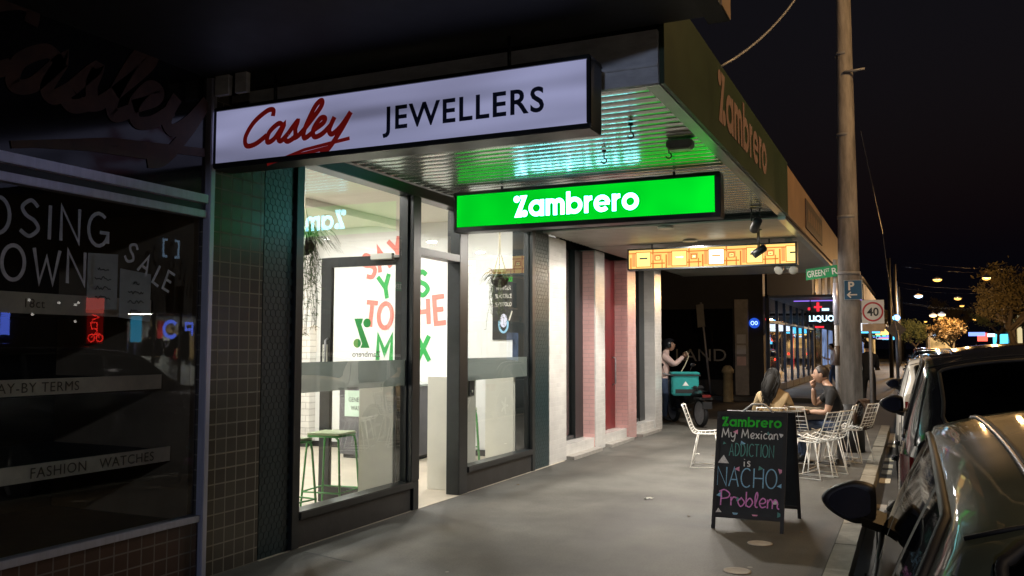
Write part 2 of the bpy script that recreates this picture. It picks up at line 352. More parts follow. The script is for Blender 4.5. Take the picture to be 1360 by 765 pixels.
# ------------------------------------------------------------------ lettering helpers
def arc(cx, cy, rx, ry, a0, a1, n=14):
    return [(cx + rx * math.cos(R(a0 + (a1 - a0) * i / n)), cy + ry * math.sin(R(a0 + (a1 - a0) * i / n))) for i in range(n + 1)]
def smooth(p, n=7):
    out = []
    for i in range(len(p) - 1):
        a = p[max(i - 1, 0)]; b = p[i]; c = p[i + 1]; d = p[min(i + 2, len(p) - 1)]
        for k in range(n):
            t = k / n
            out.append(tuple(.5 * (2 * b[j] + (c[j] - a[j]) * t + (2 * a[j] - 5 * b[j] + 4 * c[j] - d[j]) * t * t + (3 * b[j] - a[j] - 3 * c[j] + d[j]) * t ** 3) for j in (0, 1)))
    out.append(p[-1]); return out
SP = smooth
GL = {   # hand-drawn letters: width, strokes
 'A': (.62, [[(0, 0), (.31, 1), (.62, 0)], [(.1, .36), (.52, .36)]]),
 'C': (.62, [arc(.36, .5, .36, .5, 50, 310)]), 'D': (.6, [[(.03, 0), (.03, 1)], [(0, 1)] + arc(.12, .5, .46, .5, 88, -88) + [(0, 0)]]),
 'E': (.48, [[(.48, 1), (0, 1), (0, 0), (.48, 0)], [(0, .52), (.4, .52)]]), 'F': (.45, [[(.45, 1), (0, 1), (0, 0)], [(0, .5), (.36, .5)]]),
 'G': (.66, [arc(.36, .5, .36, .5, 50, 340) , [(.4, .42), (.7, .42), (.7, .1)]]),
 'H': (.6, [[(0, 0), (0, 1)], [(.6, 0), (.6, 1)], [(0, .5), (.6, .5)]]), 'I': (.06, [[(.03, 0), (.03, 1)]]),
 'L': (.45, [[(0, 1), (0, 0), (.45, 0)]]), 'N': (.6, [[(0, 0), (0, 1), (.6, 0), (.6, 1)]]), 'O': (.7, [arc(.35, .5, .35, .5, 90, 450, 26)]),
 'S': (.55, [SP([(.52, .84), (.3, 1), (.05, .8), (.16, .58), (.42, .44), (.54, .22), (.28, 0), (.0, .14)])]),
 'T': (.6, [[(0, 1), (.6, 1)], [(.3, 1), (.3, 0)]]), 'W': (.85, [[(0, 1), (.2, 0), (.42, .75), (.64, 0), (.85, 1)]]),
 'M': (.8, [SP([(0, 0), (.05, .5), (.1, .95)]) + SP([(.1, .95), (.22, .6), (.36, .28)]) + SP([(.36, .28), (.5, .6), (.62, .95)]) + SP([(.62, .95), (.7, .5), (.76, 0)])]),
 'P': (.6, [[(.06, 0), (.08, 1)], SP([(-.06, .9), (.25, 1.05), (.58, .82), (.5, .55), (.1, .45)])]),
 'y': (.48, [SP([(0, .6), (.06, .2), (.24, .1), (.42, .3), (.46, .6)]), SP([(.46, .6), (.44, .0), (.3, -.38), (.08, -.25)])]),
 'e': (.44, [SP([(.02, .28), (.3, .3), (.4, .48), (.22, .62), (.03, .35), (.16, .03), (.42, .1)])]),
 'x': (.42, [[(0, .58), (.4, 0)], [(.4, .58), (0, 0)]]), 'i': (.14, [[(.06, .56), (.06, .06), (.12, 0)], [(.05, .8), (.08, .86)]]),
 'c': (.4, [SP([(.38, .5), (.2, .6), (.02, .3), (.16, .02), (.4, .1)])]), 'a': (.48, [SP([(.38, .5), (.18, .6), (.02, .28), (.16, .02), (.36, .3), (.4, .56)]), SP([(.4, .56), (.38, .2), (.48, .02)])]),
 'n': (.46, [[(.02, .58), (.02, 0)], SP([(.02, .35), (.2, .6), (.36, .45), (.38, .1), (.46, 0)])]), 's': (.38, [SP([(.36, .52), (.18, .6), (.06, .44), (.3, .24), (.28, .04), (.02, .06)])]),
 'r': (.36, [[(.02, .58), (.04, 0)], SP([(.03, .3), (.16, .56), (.36, .52)])]), 'o': (.44, [SP([(.22, .6), (.02, .34), (.2, .02), (.42, .3), (.22, .6)])]),
 'b': (.46, [[(.02, 1), (.02, .02)], SP([(.02, .3), (.24, .58), (.42, .32), (.24, 0), (.02, .1)])]), 'l': (.2, [SP([(.02, .1), (.18, .7), (.14, 1), (.04, .7), (.06, .1), (.2, .02)])]),
 'm': (.7, [[(.02, .58), (.02, 0)], SP([(.02, .35), (.16, .6), (.3, .45), (.3, 0)]), SP([(.3, .35), (.46, .6), (.6, .42), (.6, .1), (.72, 0)])]),
 '-': (.3, [[(0, .45), (.3, .45)]]), ' ': (.35, []), "'": (.1, [[(.05, 1), (.02, .85)]]),
}
class Face:   # a lettering plane: origin, right, up; out = right x up faces the reader
    def __init__(s, o, right, up): s.o = Vector(o); s.r = Vector(right).normalized(); s.u = Vector(up).normalized(); s.n = s.r.cross(s.u); s.k = 0
    def at(s, x, y, d): return s.o + s.r * x + s.u * y + s.n * d
def ribbon(mb, F_, pts, w, d=None, thick=.0015):
    """one mitred stroke lying on the lettering plane"""
    if d is None: F_.k += 1; d = .002 + (F_.k % 7) * .0004
    P = [Vector((x, y)) for x, y in pts]; Q = [P[0]]
    for p in P[1:]:
        if (p - Q[-1]).length > 1e-5: Q.append(p)
    P = Q
    if len(P) < 2: return
    ws = w if isinstance(w, (list, tuple)) else None
    L_, R_ = [], []
    closed = (P[0] - P[-1]).length < 1e-4
    n = len(P)
    for i, p in enumerate(P):
        a = P[i - 1] if i > 0 else (P[-2] if closed else None); b = P[i + 1] if i < n - 1 else (P[1] if closed else None)
        d1 = (p - a).normalized() if a is not None else None; d2 = (b - p).normalized() if b is not None else None
        if d1 is None: d1 = d2
        if d2 is None: d2 = d1
        t = (d1 + d2)
        t = t.normalized() if t.length > 1e-4 else d1
        nn = Vector((-t.y, t.x)); c = max(.45, nn.dot(Vector((-d1.y, d1.x))))
        ww = (ws[0] + (ws[1] - ws[0]) * i / (n - 1)) if ws else w
        L_.append(p + nn * (ww / 2 / c)); R_.append(p - nn * (ww / 2 / c))
    rows = [[F_.at(a.x, a.y, d), F_.at(b.x, b.y, d)] for a, b in zip(L_, R_)]
    mb.grid(rows)
def stroke_text(mb, F_, s, x, y, h, w, gap=.16, jit=0, slant=0, xs=1):
    for ch in s:
        gw, st = GL[ch]
        jx, jy, js = (random.uniform(-jit, jit) for _ in range(3))
        for p in st: ribbon(mb, F_, [(x + (px * xs + slant * py) * h * (1 + js) + jx * h, y + py * h * (1 + js) + jy * h) for px, py in p], w)
        x += (gw * xs + gap) * h
    return x
_fcache = {}
def font_text(mb, F_, s, x, y, h, bold=0, width=None, rot=0, spacing=1, d=.002, mirror=False, ex=0, sx=1):
    key = (s, bold, spacing)
    if key not in _fcache:
        cu = bpy.data.curves.new('lettering', 'FONT'); cu.body = s; cu.offset = bold; cu.space_character = spacing; cu.resolution_u = 4; cu.fill_mode = 'FRONT'
        ob = bpy.data.objects.new('lettering', cu); COL.objects.link(ob); bpy.context.view_layer.update()
        me = bpy.data.meshes.new_from_object(ob.evaluated_get(bpy.context.evaluated_depsgraph_get()))
        _fcache[key] = ([v.co.copy() for v in me.vertices], [tuple(p.vertices) for p in me.polygons])
        bpy.data.objects.remove(ob); bpy.data.curves.remove(cu); bpy.data.meshes.remove(me)
    vs, fs = _fcache[key]
    if not vs: return x
    cap = .70; x0 = min(v.x for v in vs); x1 = max(v.x for v in vs)
    k = h / cap; kx = k * sx if width is None else width / (x1 - x0)
    c, sn = math.cos(rot), math.sin(rot); pts = []
    for v in vs:
        a, b = (v.x - x0) * kx, v.y * k
        if mirror: a = (x1 - x0) * kx - a
        pts.append(F_.at(x + a * c - b * sn, y + a * sn + b * c, d))
    n = mb.vs(pts)
    for f in fs: mb.face([n + i for i in f])
    return x + (x1 - x0) * kx
def disc2(mb, F_, cx, cy, r, d=.002, n=22): mb.poly([F_.at(cx + r * math.cos(2 * math.pi * k / n), cy + r * math.sin(2 * math.pi * k / n), d) for k in range(n)])
def poly2(mb, F_, pts, d=.002): mb.poly([F_.at(x, y, d) for x, y in pts])
def z_glyph(mb, F_, x, y, h, mirror=False):
    def q(pts): return [(x + ((.62 - a) if mirror else a) * h, y + b * h) for a, b in pts]
    poly2(mb, F_, q([(.30, 1), (.66, 1), (.33, .14), (.40, 0), (.02, 0), (.37, .80), (.335, .86)]), .0020)
    for cx, cy in ((.135, .845), (.525, .16)):
        disc2(mb, F_, x + ((.62 - cx) if mirror else cx) * h, y + cy * h, .155 * h, .0028)
def logo(mb, F_, x, y, h, sx=1):
    """the round-lettered shop name, about 6.05 h wide"""
    z_glyph(mb, F_, x, y, h); X = x + .74 * h; xh = .76; r = xh / 2; w = .19
    def ring(cx, a0=0, a1=360): ribbon(mb, F_, [(px, py) for px, py in arc(X + cx * h, y + r * h, (r - w / 2) * h, (r - w / 2) * h, a0, a1, 28)], w * h)
    def stem(cx, z0, z1): ribbon(mb, F_, [(X + cx * h, y + z0 * h), (X + cx * h, y + z1 * h)], w * h)
    ring(r); stem(2 * r - w / 2, 0, xh); X += (2 * r + .09) * h                       # a
    stem(w / 2, 0, xh)                                                               # m
    for c in (w / 2, w / 2 + .36): 
        ribbon(mb, F_, arc(X + (c + .18) * h, y + (xh - .29) * h, .18 * h, (.29 - w / 2) * h, 180, 0, 14) + [(X + (c + .36) * h, y)], w * h)
    X += (.72 + w + .09) * h
    stem(w / 2, 0, 1.02); ring(r); X += (2 * r + .09) * h                              # b
    def rr():
        stem(w / 2, 0, xh); ribbon(mb, F_, arc(X + .36 * h, y + (xh - .34) * h, .26 * h, (.34 - w / 2) * h, 165, 88, 8), w * h)
    rr(); X += (.38 + .07) * h                                                       # r
    ring(r, 5, 318); ribbon(mb, F_, [(X + w * .6 * h, y + r * .98 * h), (X + (2 * r - .03) * h, y + r * .98 * h)], w * .62 * h); X += (2 * r + .09) * h   # e
    rr(); X += (.38 + .07) * h
    ring(r)                                                                          # o
    return X + 2 * r * h
def script_casley(mb, F_, x, y, h, w, xs=1.35):
    """joined brush script with a swoosh under it; h = height of the capital"""
    sl = .32
    def T(p): return [(x + (a + sl * b) * h * xs, y + b * h) for a, b in p]
    ST = [SP([(.60, .80), (.55, .98), (.38, .98), (.12, .7), (.02, .3), (.14, .02), (.38, .04), (.62, .26)]),
          SP([(1.0, .46), (.84, .56), (.66, .34), (.70, .06), (.86, .12), (1.0, .5), (.98, .14), (1.08, .04), (1.2, .22)]),
          SP([(1.2, .22), (1.34, .56), (1.36, .34), (1.42, .12), (1.28, .0), (1.16, .08)]), SP([(1.36, .06), (1.5, .12), (1.62, .32)]),
          SP([(1.62, .32), (1.84, .86), (1.80, 1.06), (1.68, .9), (1.62, .3), (1.70, .04), (1.86, .16)]),
          SP([(1.86, .22), (2.06, .40), (2.06, .54), (1.94, .54), (1.86, .26), (1.96, .04), (2.14, .10), (2.30, .34)]),
          SP([(2.30, .54), (2.28, .2), (2.40, .06), (2.56, .26), (2.68, .62)]), SP([(2.68, .62), (2.60, .16), (2.44, -.34), (2.26, -.44)])]
    for p in ST: ribbon(mb, F_, T(p), w)
    ribbon(mb, F_, T([(2.42, -.32), (1.6, -.44), (.92, -.62)]), (w * .8, w * .25)); ribbon(mb, F_, T([(.92, -.62), (1.8, -.30), (2.9, -.12)]), (w * .5, w * .7))

def add_light(kind, name, loc, energy, col, parent=None, size=.2, rot=None, spot=None, shape='DISK', size_y=None):
    l = bpy.data.lights.new(name, kind); l.energy = energy; l.color = col
    if kind == 'AREA':
        l.shape = shape; l.size = size
        if size_y: l.size_y = size_y
    elif kind in ('POINT', 'SPOT'): l.shadow_soft_size = size
    if kind == 'SPOT' and spot: l.spot_size = R(spot[0]); l.spot_blend = spot[1]
    o = bpy.data.objects.new(name, l); COL.objects.link(o); o.location = loc
    if rot: o.rotation_euler = rot
    if parent is not None:
        o.parent = parent
        if parent in WM: o.matrix_parent_inverse = WM[parent].inverted()
    return o

# ------------------------------------------------------------------ ground
FX = -4.5            # shop fronts stand on this line, the kerb at x = -0.5
m = MB().mat(M['ground']); m.poly([(-300, -120, -.2), (300, -120, -.2), (300, 900, -.2), (-300, 900, -.2)]); struct('ground', m)
m = MB().mat(M['pave']); m.box(-4.62, -.62, -14, 19.6, -.18, 0); m.box(-40, -4.62, 17.3, 19.6, -.18, 0); struct('footpath', m)
m = MB().mat(M['pave']); m.box(-4.62, -.62, 28.8, 240, -.18, 0); m.box(-40, -4.62, 28.8, 30, -.18, 0); struct('footpath', m)
m = MB().mat(M['road']); m.poly([(-.45, -60, -.13), (11.5, -60, -.13), (11.5, 600, -.13), (-.45, 600, -.13)]); struct('road', m)
m = MB().mat(M['road']); m.poly([(-60, 19.7, -.125), (-.45, 19.7, -.125), (-.45, 28.7, -.125), (-60, 28.7, -.125)]); struct('lane_road', m)
m = MB().mat(M['pave']); m.box(11.5, 15.9, -60, 240, -.18, 0); struct('footpath', m)
m = MB().mat(M['kerb'])
y = -10.0
while y < 19.5:
    L_ = random.uniform(.85, 1.3); y2 = min(y + L_, 19.6); dz = random.uniform(-.006, .004)
    m.box(-.615, -.455 + random.uniform(-.006, .006), y + .006, y2 - .006, -.18, .004 + dz); y = y2
y = 28.8
while y < 120: m.box(-.615, -.455, y + .01, y + 1.99, -.18, .004); y += 2
struct('kerb', m)
m = MB().mat(M['line'])
for y in (12.2, 13.05, 13.7, 14.5, 16.6): m.box(-.43, -.30, y, y + .42, -.13, -.122)
m.box(-.44, -.20, 17.2, 19.2, -.13, -.122)
for k in range(30): m.box(4.9, 5.02, -6 + k * 8, -3 + k * 8, -.13, -.123)
struct('road_marking', m)
m = MB().mat(M['concrete'])
m.box(-.45, .05, 9.9, 10.5, -.14, -.120); struct('gutter', m)

# ------------------------------------------------------------------ jeweller's shop (left)
JS = thing('jeweller_shop', 'dark closed jeweller shop with painted display window and brown tiles', 'building', (FX, 1, 0))
m = MB().mat(M['darkglassblack']); m.box(FX - .2, FX, -9, 4.62, 2.66, 4.6); m.mat(M['darkwall']); m.box(FX - .5, FX - .02, -9, 5.2, 4.6, 8.5); m.box(-10, FX - .3, 4.72, 5.2, 0, 8.5)
m.build('wall', JS)
m = MB().mat(M['brown']); Fc = Face((FX + .004, 3.0, 2.98), (0, 1, 0), (0, 0, 1)); script_casley(m, Fc, -.32, .04, .50, .085)
m.build('lettering', JS, label='faded brown script lettering on black glass')
m = MB().mat(M['tiler']); m.box(FX - .18, FX + .012, -9, 4.62, 0, .40); m.build('stallboard', JS, label='red brown tiled wall under the display window')
m = MB().mat(M['tile']); m.box(FX - .3, FX + .012, 4.70, 5.235, 0, 3.36); m.build('tiled_pier', JS)
m = MB().mat(M['steel']); m.box(FX - .02, FX + .045, 4.635, 4.685, 0, 3.62); m.build('metal_trim', JS, bevel=.006)
m = MB().mat(M['steel']); m.box(FX - .06, FX + .04, -9, 4.63, 2.60, 2.66); m.box(FX - .06, FX + .025, -9, 4.63, 2.50, 2.55); m.mat(M['black']); m.box(FX - .05, FX + .01, -9, 4.63, 2.55, 2.60)
m.mat(M['steel']); m.box(FX - .06, FX + .03, -9, 4.63, .40, .445); wf = m.build('window_frame', JS, bevel=.004)
m = MB().mat(M['glassdark']); m.poly([(FX - .01, -9, .44), (FX - .01, 4.63, .44), (FX - .01, 4.63, 2.5), (FX - .01, -9, 2.5)]); wj = m.build('display_window', JS, recalc=False)
m = MB().mat(M['blackmat']); m.box(-6.0, -5.95, -9, 4.7, .3, 2.6); m.box(-6, FX - .19, -9, 4.62, .36, .40); m.box(-6, FX - .1, -9, 4.62, 2.56, 2.6); m.mat(M['panelbeige']); m.box(-5.95, FX - .09, 4.63, 4.68, .40, 2.56); m.build('display_case', JS)
m = MB().mat(M['pwhite']); Fc = Face((FX - .006, 0, 0), (0, 1, 0), (0, 0, 1))
stroke_text(m, Fc, 'CLOSING', 2.69, 2.215, .20, .022, gap=.34, jit=.02)
stroke_text(m, Fc, 'DOWN', 2.975, 1.965, .19, .022, gap=.30, jit=.02)
for ch, x, y, rt in (('S', 3.955, 2.155, -.5), ('A', 4.065, 2.085, -.45), ('L', 4.19, 2.02, -.5), ('E', 4.275, 1.985, -.4)):
    c, s_ = math.cos(rt), math.sin(rt)
    for p in GL[ch][1]: ribbon(m, Fc, [(x + (a * c - b * s_) * .125, y + (a * s_ + b * c) * .125) for a, b in p], .018)
m.build('window_lettering', JS, label='white hand painted letters on the display glass')
for k, (z0, z1, X, yend, txt, ty, th) in enumerate(((1.80, 1.93, -4.95, 4.60, '18ct', 3.62, .055), (1.30, 1.40, -4.85, 4.62, 'LAY-BY TERMS', 3.35, .06), (.80, .90, -4.75, 4.62, 'FASHION   WATCHES', 3.55, .062))):
    t = thing('display_shelf', ['top cream edged shelf lettered 18ct behind the painted letters', 'middle cream edged shelf lettered with lay-by terms', 'bottom cream edged shelf lettered fashion watches'][k], 'shelf', (X, 2, z0), 0, 'shelves in the dark display window')
    m = MB().mat(M['blackmat']); m.box(-5.94, X - .02, -4, yend - .01, z0 + .01, z1 - .02); m.build('shelf_board', t)
    m = MB().mat(M['shelf']); m.box(X - .02, X, -4, yend, z0, z1); m.build('shelf_edge', t)
    m = MB().mat(M['shelfink']); font_text(m, Face((X + .001, 0, 0), (0, 1, 0), (0, 0, 1)), txt, ty, (z0 + z1) / 2 - th / 2, th, bold=.0, spacing=1.1); m.build('lettering', t)
for k, (y0, y1, z0, z1, tilt) in enumerate(((3.715, 3.935, 1.82, 2.165, .01), (3.955, 4.20, 1.78, 2.09, -.02))):
    t = thing('paper_notice', ['taller left paper notice taped inside the window beside the painted letters', 'lower right paper notice taped under the word sale'][k], 'notice', (FX - .02, (y0 + y1) / 2, z0), 0, 'paper notices in the jeweller window')
    m = MB().mat(M['paper']); m.prism([(FX - .03, y0, z0), (FX - .03, y1, z0 + tilt), (FX - .03, y1, z1 + tilt), (FX - .03, y0, z1)], (.002, 0, 0)); m.build('sheet', t)
    m = MB().mat(M['paperink']); Fp = Face((FX - .0275, 0, 0), (0, 1, 0), (0, 0, 1))
    for j in range(4):
        yy = z1 - .09 - j * .06; w = random.uniform(.05, .13); yc = (y0 + y1) / 2; pts = []
        for i in range(14): pts.append((yc - w / 2 + w * i / 13, yy + random.uniform(-.008, .012)))
        ribbon(m, Fp, SP(pts, 3), .006)
    m.build('writing', t)
# bracket on the wall above, and the shop's own high dark awning
m = MB().mat(M['blackmat']); m.box(FX, -1.02, -9, 4.93, 3.50, 3.56); m.mat(M['darkwall']); m.box(-1.02, -.90, -9, 4.95, 3.46, 4.02); m.box(FX, -1.02, 4.86, 4.935, 3.505, 3.95)
m.mat(M['ftan']); m.box(-.90, -.893, 4.7, 4.95, 3.465, 4.01)  # tan end strip stands in for orange street light on the dark fascia
m.build('awning', JS)
m = MB().mat(M['darkwall'])
for k in range(3): m.box(FX + .02, -1.1, 4.935, 4.95 + k * .012, 3.52 + .07 * k, 3.56 + .07 * k)
m.build('awning_moulding', JS)
m = MB().mat(M['endpanel']); m.box(-4.42, -4.30, 4.62, 4.66, 3.36, 3.62); m.box(-4.24, -4.14, 4.62, 4.66, 3.36, 3.72); m.build('sign_bracket', JS)

# hanging jeweller sign under the awning
t = thing('hanging_sign', 'unlit white jeweller lightbox sign with painted glow and red script hanging across the footpath', 'sign', (-3, 4.75, 2.85), 0, 'lightbox signs hung across the footpath')
m = MB().mat(M['black']); x0, x1, z0, z1, y0, y1 = -4.47, -1.64, 2.85, 3.285, 4.655, 4.86
m.box(x0, x1, y0, y1, z0, z0 + .03); m.box(x0, x1, y0, y1, z1 - .025, z1); m.box(x0, x0 + .025, y0, y1, z0 + .03, z1 - .025); m.box(x1 - .025, x1, y0, y1, z0 + .03, z1 - .025); m.box(x0 + .025, x1 - .025, y0 + .08, y1, z0 + .03, z1 - .025); m.build('case', t, bevel=.006)
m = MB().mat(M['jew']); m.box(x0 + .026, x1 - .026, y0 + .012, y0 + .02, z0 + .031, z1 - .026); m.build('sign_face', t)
Fc = Face((0, y0 + .011, 0), (1, 0, 0), (0, 0, 1))
m = MB().mat(M['red']); script_casley(m, Fc, -4.21, 2.985, .235, .036); m.build('script_lettering', t, label='dark red script lettering')
m = MB().mat(M['navy']); font_text(m, Fc, 'JEWELLERS', -3.05, 2.985, .148, bold=.018, width=1.12, spacing=1.12); m.build('lettering', t, label='navy capital lettering')
for x in (-4.0, -2.2): m = MB().mat(M['black']); m.tube([(x, 4.76, 3.28), (x, 4.76, 3.50)], .012); m.build('hanger_rod', t)

# ------------------------------------------------------------------ restaurant
RS = thing('restaurant', 'bright white restaurant shop with black window frames and open glass door', 'building', (FX, 8, 0))
m = MB().mat(M['darkwall']); m.box(FX - .4, FX - .05, 5.24, 11.02, 3.30, 7.0); m.build('wall', RS)
ix0 = -11.5
m = MB().mat(M['white']); m.box(ix0, FX - .10, 11.56, 11.70, 0, 3.5); m.box(ix0 - .1, ix0, 5.2, 11.7, 0, 3.5); m.box(ix0, FX - .31, 5.24, 5.30, 0, 3.5); m.build('interior_wall', RS)
m = MB().mat(M['brickw']); m.box(-11.4, -8.78, 11.40, 11.555, .09, 3.49); m.build('brick_wall', RS, label='white painted brick wall')
m = MB().mat(M['blackmat']); m.box(ix0, FX - .35, 11.53, 11.555, .0, .09); m.box(-11.4, -8.77, 11.37, 11.395, 0, .09); m.build('skirting', RS)
m = MB().mat(M['ceil']); m.box(ix0, FX - .10, 5.2, 11.7, 3.50, 3.56); m.box(-7.2, -7.0, 5.3, 11.55, 3.40, 3.497); m.build('ceiling', RS)
m = MB().mat(M['floor']); m.box(ix0, FX + .03, 5.24, 11.56, -.1, .004); m.build('floor', RS)
def hexcol(y0, y1):
    m = MB().mat(M['hexgrout']); m.box(FX - .3, FX + .004, y0, y1, 0, 3.3); m.mat(M['hex'])
    s = .034; dy = s * math.sqrt(3); row = 0; z = .02
    while z < 3.28:
        y = y0 + (dy / 2 if row % 2 else 0) + .004
        while y < y1:
            pts = [(min(max(y + s * .92 * math.sin(R(60 * k)), y0 + .002), y1 - .002), z + s * .92 * math.cos(R(60 * k))) for k in range(6)]
            if max(p[0] for p in pts) - min(p[0] for p in pts) > .012: m.prism([(FX + .0045, a, b) for a, b in pts], (.003 + random.uniform(0, .0012), 0, 0))
            y += dy
        z += 1.5 * s; row += 1
    m.build('tiled_column', RS, label='dark teal column of small hexagon tiles')
hexcol(5.245, 5.60); hexcol(10.50, 11.02)
m = MB().mat(M['black']); m.box(FX - .12, FX + .035, 5.60, 5.70, 0, 3.16); m.box(FX - .1, FX + .03, 10.40, 10.50, 0, 3.16)
m.box(FX - .12, FX + .05, 5.60, 10.50, 3.10, 3.20); m.build('frame_head', RS, bevel=.006)
m = MB().mat(M['plinth']); m.box(FX - .1, FX + .02, 5.70, 7.42, 0, .22); m.mat(M['black']); m.box(FX - .12, FX + .045, 5.70, 7.44, .22, .285); m.build('plinth', RS, bevel=.008)
m = MB().mat(M['plinth']); m.box(FX - .1, FX + .02, 8.60, 10.40, 0, .22); m.mat(M['black']); m.box(FX - .12, FX + .045, 8.60, 10.40, .22, .285); m.build('plinth', RS, bevel=.008)
m = MB().mat(M['black']); m.box(FX - .13, FX + .04, 7.40, 7.55, .286, 3.10); m.box(FX - .13, FX + .035, 7.44, 7.55, 0, .286); m.box(FX - .13, FX + .03, 8.40, 8.60, 0, 3.10); m.box(FX - .11, FX + .03, 7.55, 8.40, 2.52, 2.60); m.build('door_frame', RS, bevel=.006)
for y0, y1, z0, z1 in ((5.70, 7.40, .285, 3.10), (8.60, 10.40, .285, 3.10), (7.55, 8.40, 2.60, 3.10)):
    m = MB().mat(M['glass']); m.poly([(FX - .03, y0, z0), (FX - .03, y1, z0), (FX - .03, y1, z1), (FX - .03, y0, z1)]); m.build('window', RS, recalc=False)
    if z0 < 1:
        f = MB().mat(M['film']); f.poly([(FX - .033, y0 + .026, 1.22), (FX - .033, y1 - .026, 1.22), (FX - .033, y1 - .026, 1.47), (FX - .033, y0 + .026, 1.47)]); f.build('frosted_band', RS, recalc=False, label='grey frosted film band across the window glass')
        for ya in (y0, y1 - .025): f = MB().mat(M['black']); f.box(FX - .045, FX - .015, ya, ya + .025, z0, z1); f.build('window_bead', RS)
# glass door standing open into the shop, seen from its inner face
D0, D1, DY = FX - .08, -5.60, 7.46
m = MB().mat(M['black']); m.box(D1, D1 + .13, DY - .022, DY + .022, .01, 2.52); m.box(D0 - .11, D0, DY - .022, DY + .022, .01, 2.52); m.box(D1 + .13, D0 - .11, DY - .022, DY + .022, 2.42, 2.52); m.box(D1 + .13, D0 - .11, DY - .022, DY + .022, .01, .17)
dr = m.build('door', RS, bevel=.004, label='black framed glass door swung open inward')
m = MB().mat(M['doorglass']); m.poly([(D1 + .13, DY, .17), (D0 - .11, DY, .17), (D0 - .11, DY, 2.42), (D1 + .13, DY, 2.42)]); m.build('pane', dr, recalc=False)
m = MB().mat(M['panelw']); m.box(-4.96, -4.70, DY - .075, DY - .024, 2.475, 2.535); m.mat(M['galv']); m.box(-4.70, -4.62, DY - .06, DY - .024, 2.49, 2.515); m.build('door_closer', dr, bevel=.006)
m = MB().mat(M['panelw']); m.box(-5.565, -5.505, DY - .028, DY - .023, 1.38, 1.62); m.mat(M['ink']); font_text(m, Face((-5.535, DY - .0285, 1.58), (0, 0, -1), (1, 0, 0)), 'PULL', 0, -.018, .035); m.build('pull_sign', dr)
m = MB().mat(M['galv']); m.tube([(-5.50, DY - .03, 1.30), (-5.50, DY - .07, 1.32), (-5.50, DY - .07, 1.66), (-5.50, DY - .03, 1.68)], .012); m.build('handle', dr)
m = MB().mat(M['txtgreen']); Fc = Face((0, DY - .002, 0), (1, 0, 0), (0, 0, 1)); z_glyph(m, Fc, -5.18, 1.585, .30 , mirror=True); m.mat(M['ink']); font_text(m, Fc, 'Zambrero', -5.21, 1.495, .055, width=.34, mirror=True, bold=.01); m.build('logo', dr, label='green logo and shop name seen mirrored through the door glass')
# mural lettering on the back wall
Fc = Face((0, 11.556, 0), (1, 0, 0), (0, 0, 1)); m = MB()
MG = dict(GL); MG['M'] = (.72, [[(0, 0), (0, 1), (.36, .32), (.72, 1), (.72, 0)]]); MG['Y'] = (.62, [[(0, 1), (.31, .46), (.62, 1)], [(.31, .50), (.31, 0)]]); MG['X'] = (.6, [[(0, 0), (.6, 1)], [(0, 1), (.6, 0)]])
def wall_word(chars, mat_, w=.074):
    m.mat(M[mat_])
    for ch, x, z, h, rt in chars:
        c, s_ = math.cos(rt), math.sin(rt)
        for p in MG[ch][1]: ribbon(m, Fc, [(x + (a * c * .92 - b * s_) * h, z + (a * s_ * .92 + b * c) * h) for a, b in p], w)
wall_word((('S', -7.80, 2.66, .37, .42), ('A', -7.57, 2.76, .37, .38), ('Y', -7.31, 2.90, .37, .34)), 'txtred')
wall_word((('Y', -7.54, 2.33, .37, .2), ('E', -7.20, 2.35, .36, .12), ('S', -6.88, 2.38, .36, .08)), 'txtgreen')
wall_word((('T', -7.85, 1.92, .38, -.10), ('O', -7.60, 1.90, .38, -.07), ('T', -7.22, 1.94, .38, .0), ('H', -6.90, 1.93, .39, .05), ('E', -6.56, 1.95, .40, .09)), 'txtred')
wall_word((('M', -7.60, 1.39, .37, -.03), ('I', -7.18, 1.38, .37, 0), ('X', -6.88, 1.38, .38, .02)), 'txtgreen')
m.build('mural_lettering', RS, label='coral and green words painted on the white back wall')
# awning over the restaurant: slatted soffit, box fascia, white end board
m = MB().mat(M['soffitgap']); m.box(FX, -1.42, 5.06, 10.74, 3.235, 3.26); m.build('awning_deck', RS)
m = MB().mat(M['soffit']); y = 5.06
while y < 10.70:
    xa = FX + .051 if 5.45 < y < 10.5 else FX + .002; ye = min(y + .120, 10.735); m.sm = True; P_ = []
    for i in range(9): u = i / 8; P_.append((y + (ye - y) * u, 3.2215 - .0055 * math.sin(math.pi * u)))
    m.grid([[Vector((xa, a, b)), Vector((-1.421, a, b))] for a, b in P_]); m.sm = False; m.box(xa, -1.421, y, ye, 3.2225, 3.234); y += .138
m.build('soffit', RS, label='pale slatted metal soffit')
m = MB().mat(M['fgreen']); m.box(-1.33, -1.30, 5.02, 10.75, 3.17, 3.80); m.mat(M['lipgreen']); m.box(-1.42, -1.332, 5.02, 10.75, 3.165, 3.23); m.build('fascia', RS, label='olive green awning fascia')
m = MB().mat(M['fpink']); Fc = Face((-1.298, 6.5, 3.31), (0, 1, 0), (0, 0, 1)); logo(m, Fc, .12, .02, .41); m.build('fascia_lettering', RS, label='faded pink shop name on the fascia')
m = MB().mat(M['endpanel']); m.box(FX + .05, -1.335, 5.0, 5.055, 3.17, 3.50); m.box(FX + .05, -1.335, 4.985, 5.0, 3.27, 3.29); m.build('awning_end_board', RS, bevel=.004, label='white end board of the awning')
m = MB().mat(M['darkwall']); m.box(FX, -1.335, 5.06, 10.74, 3.27, 3.78); m.build('awning_roof', RS)

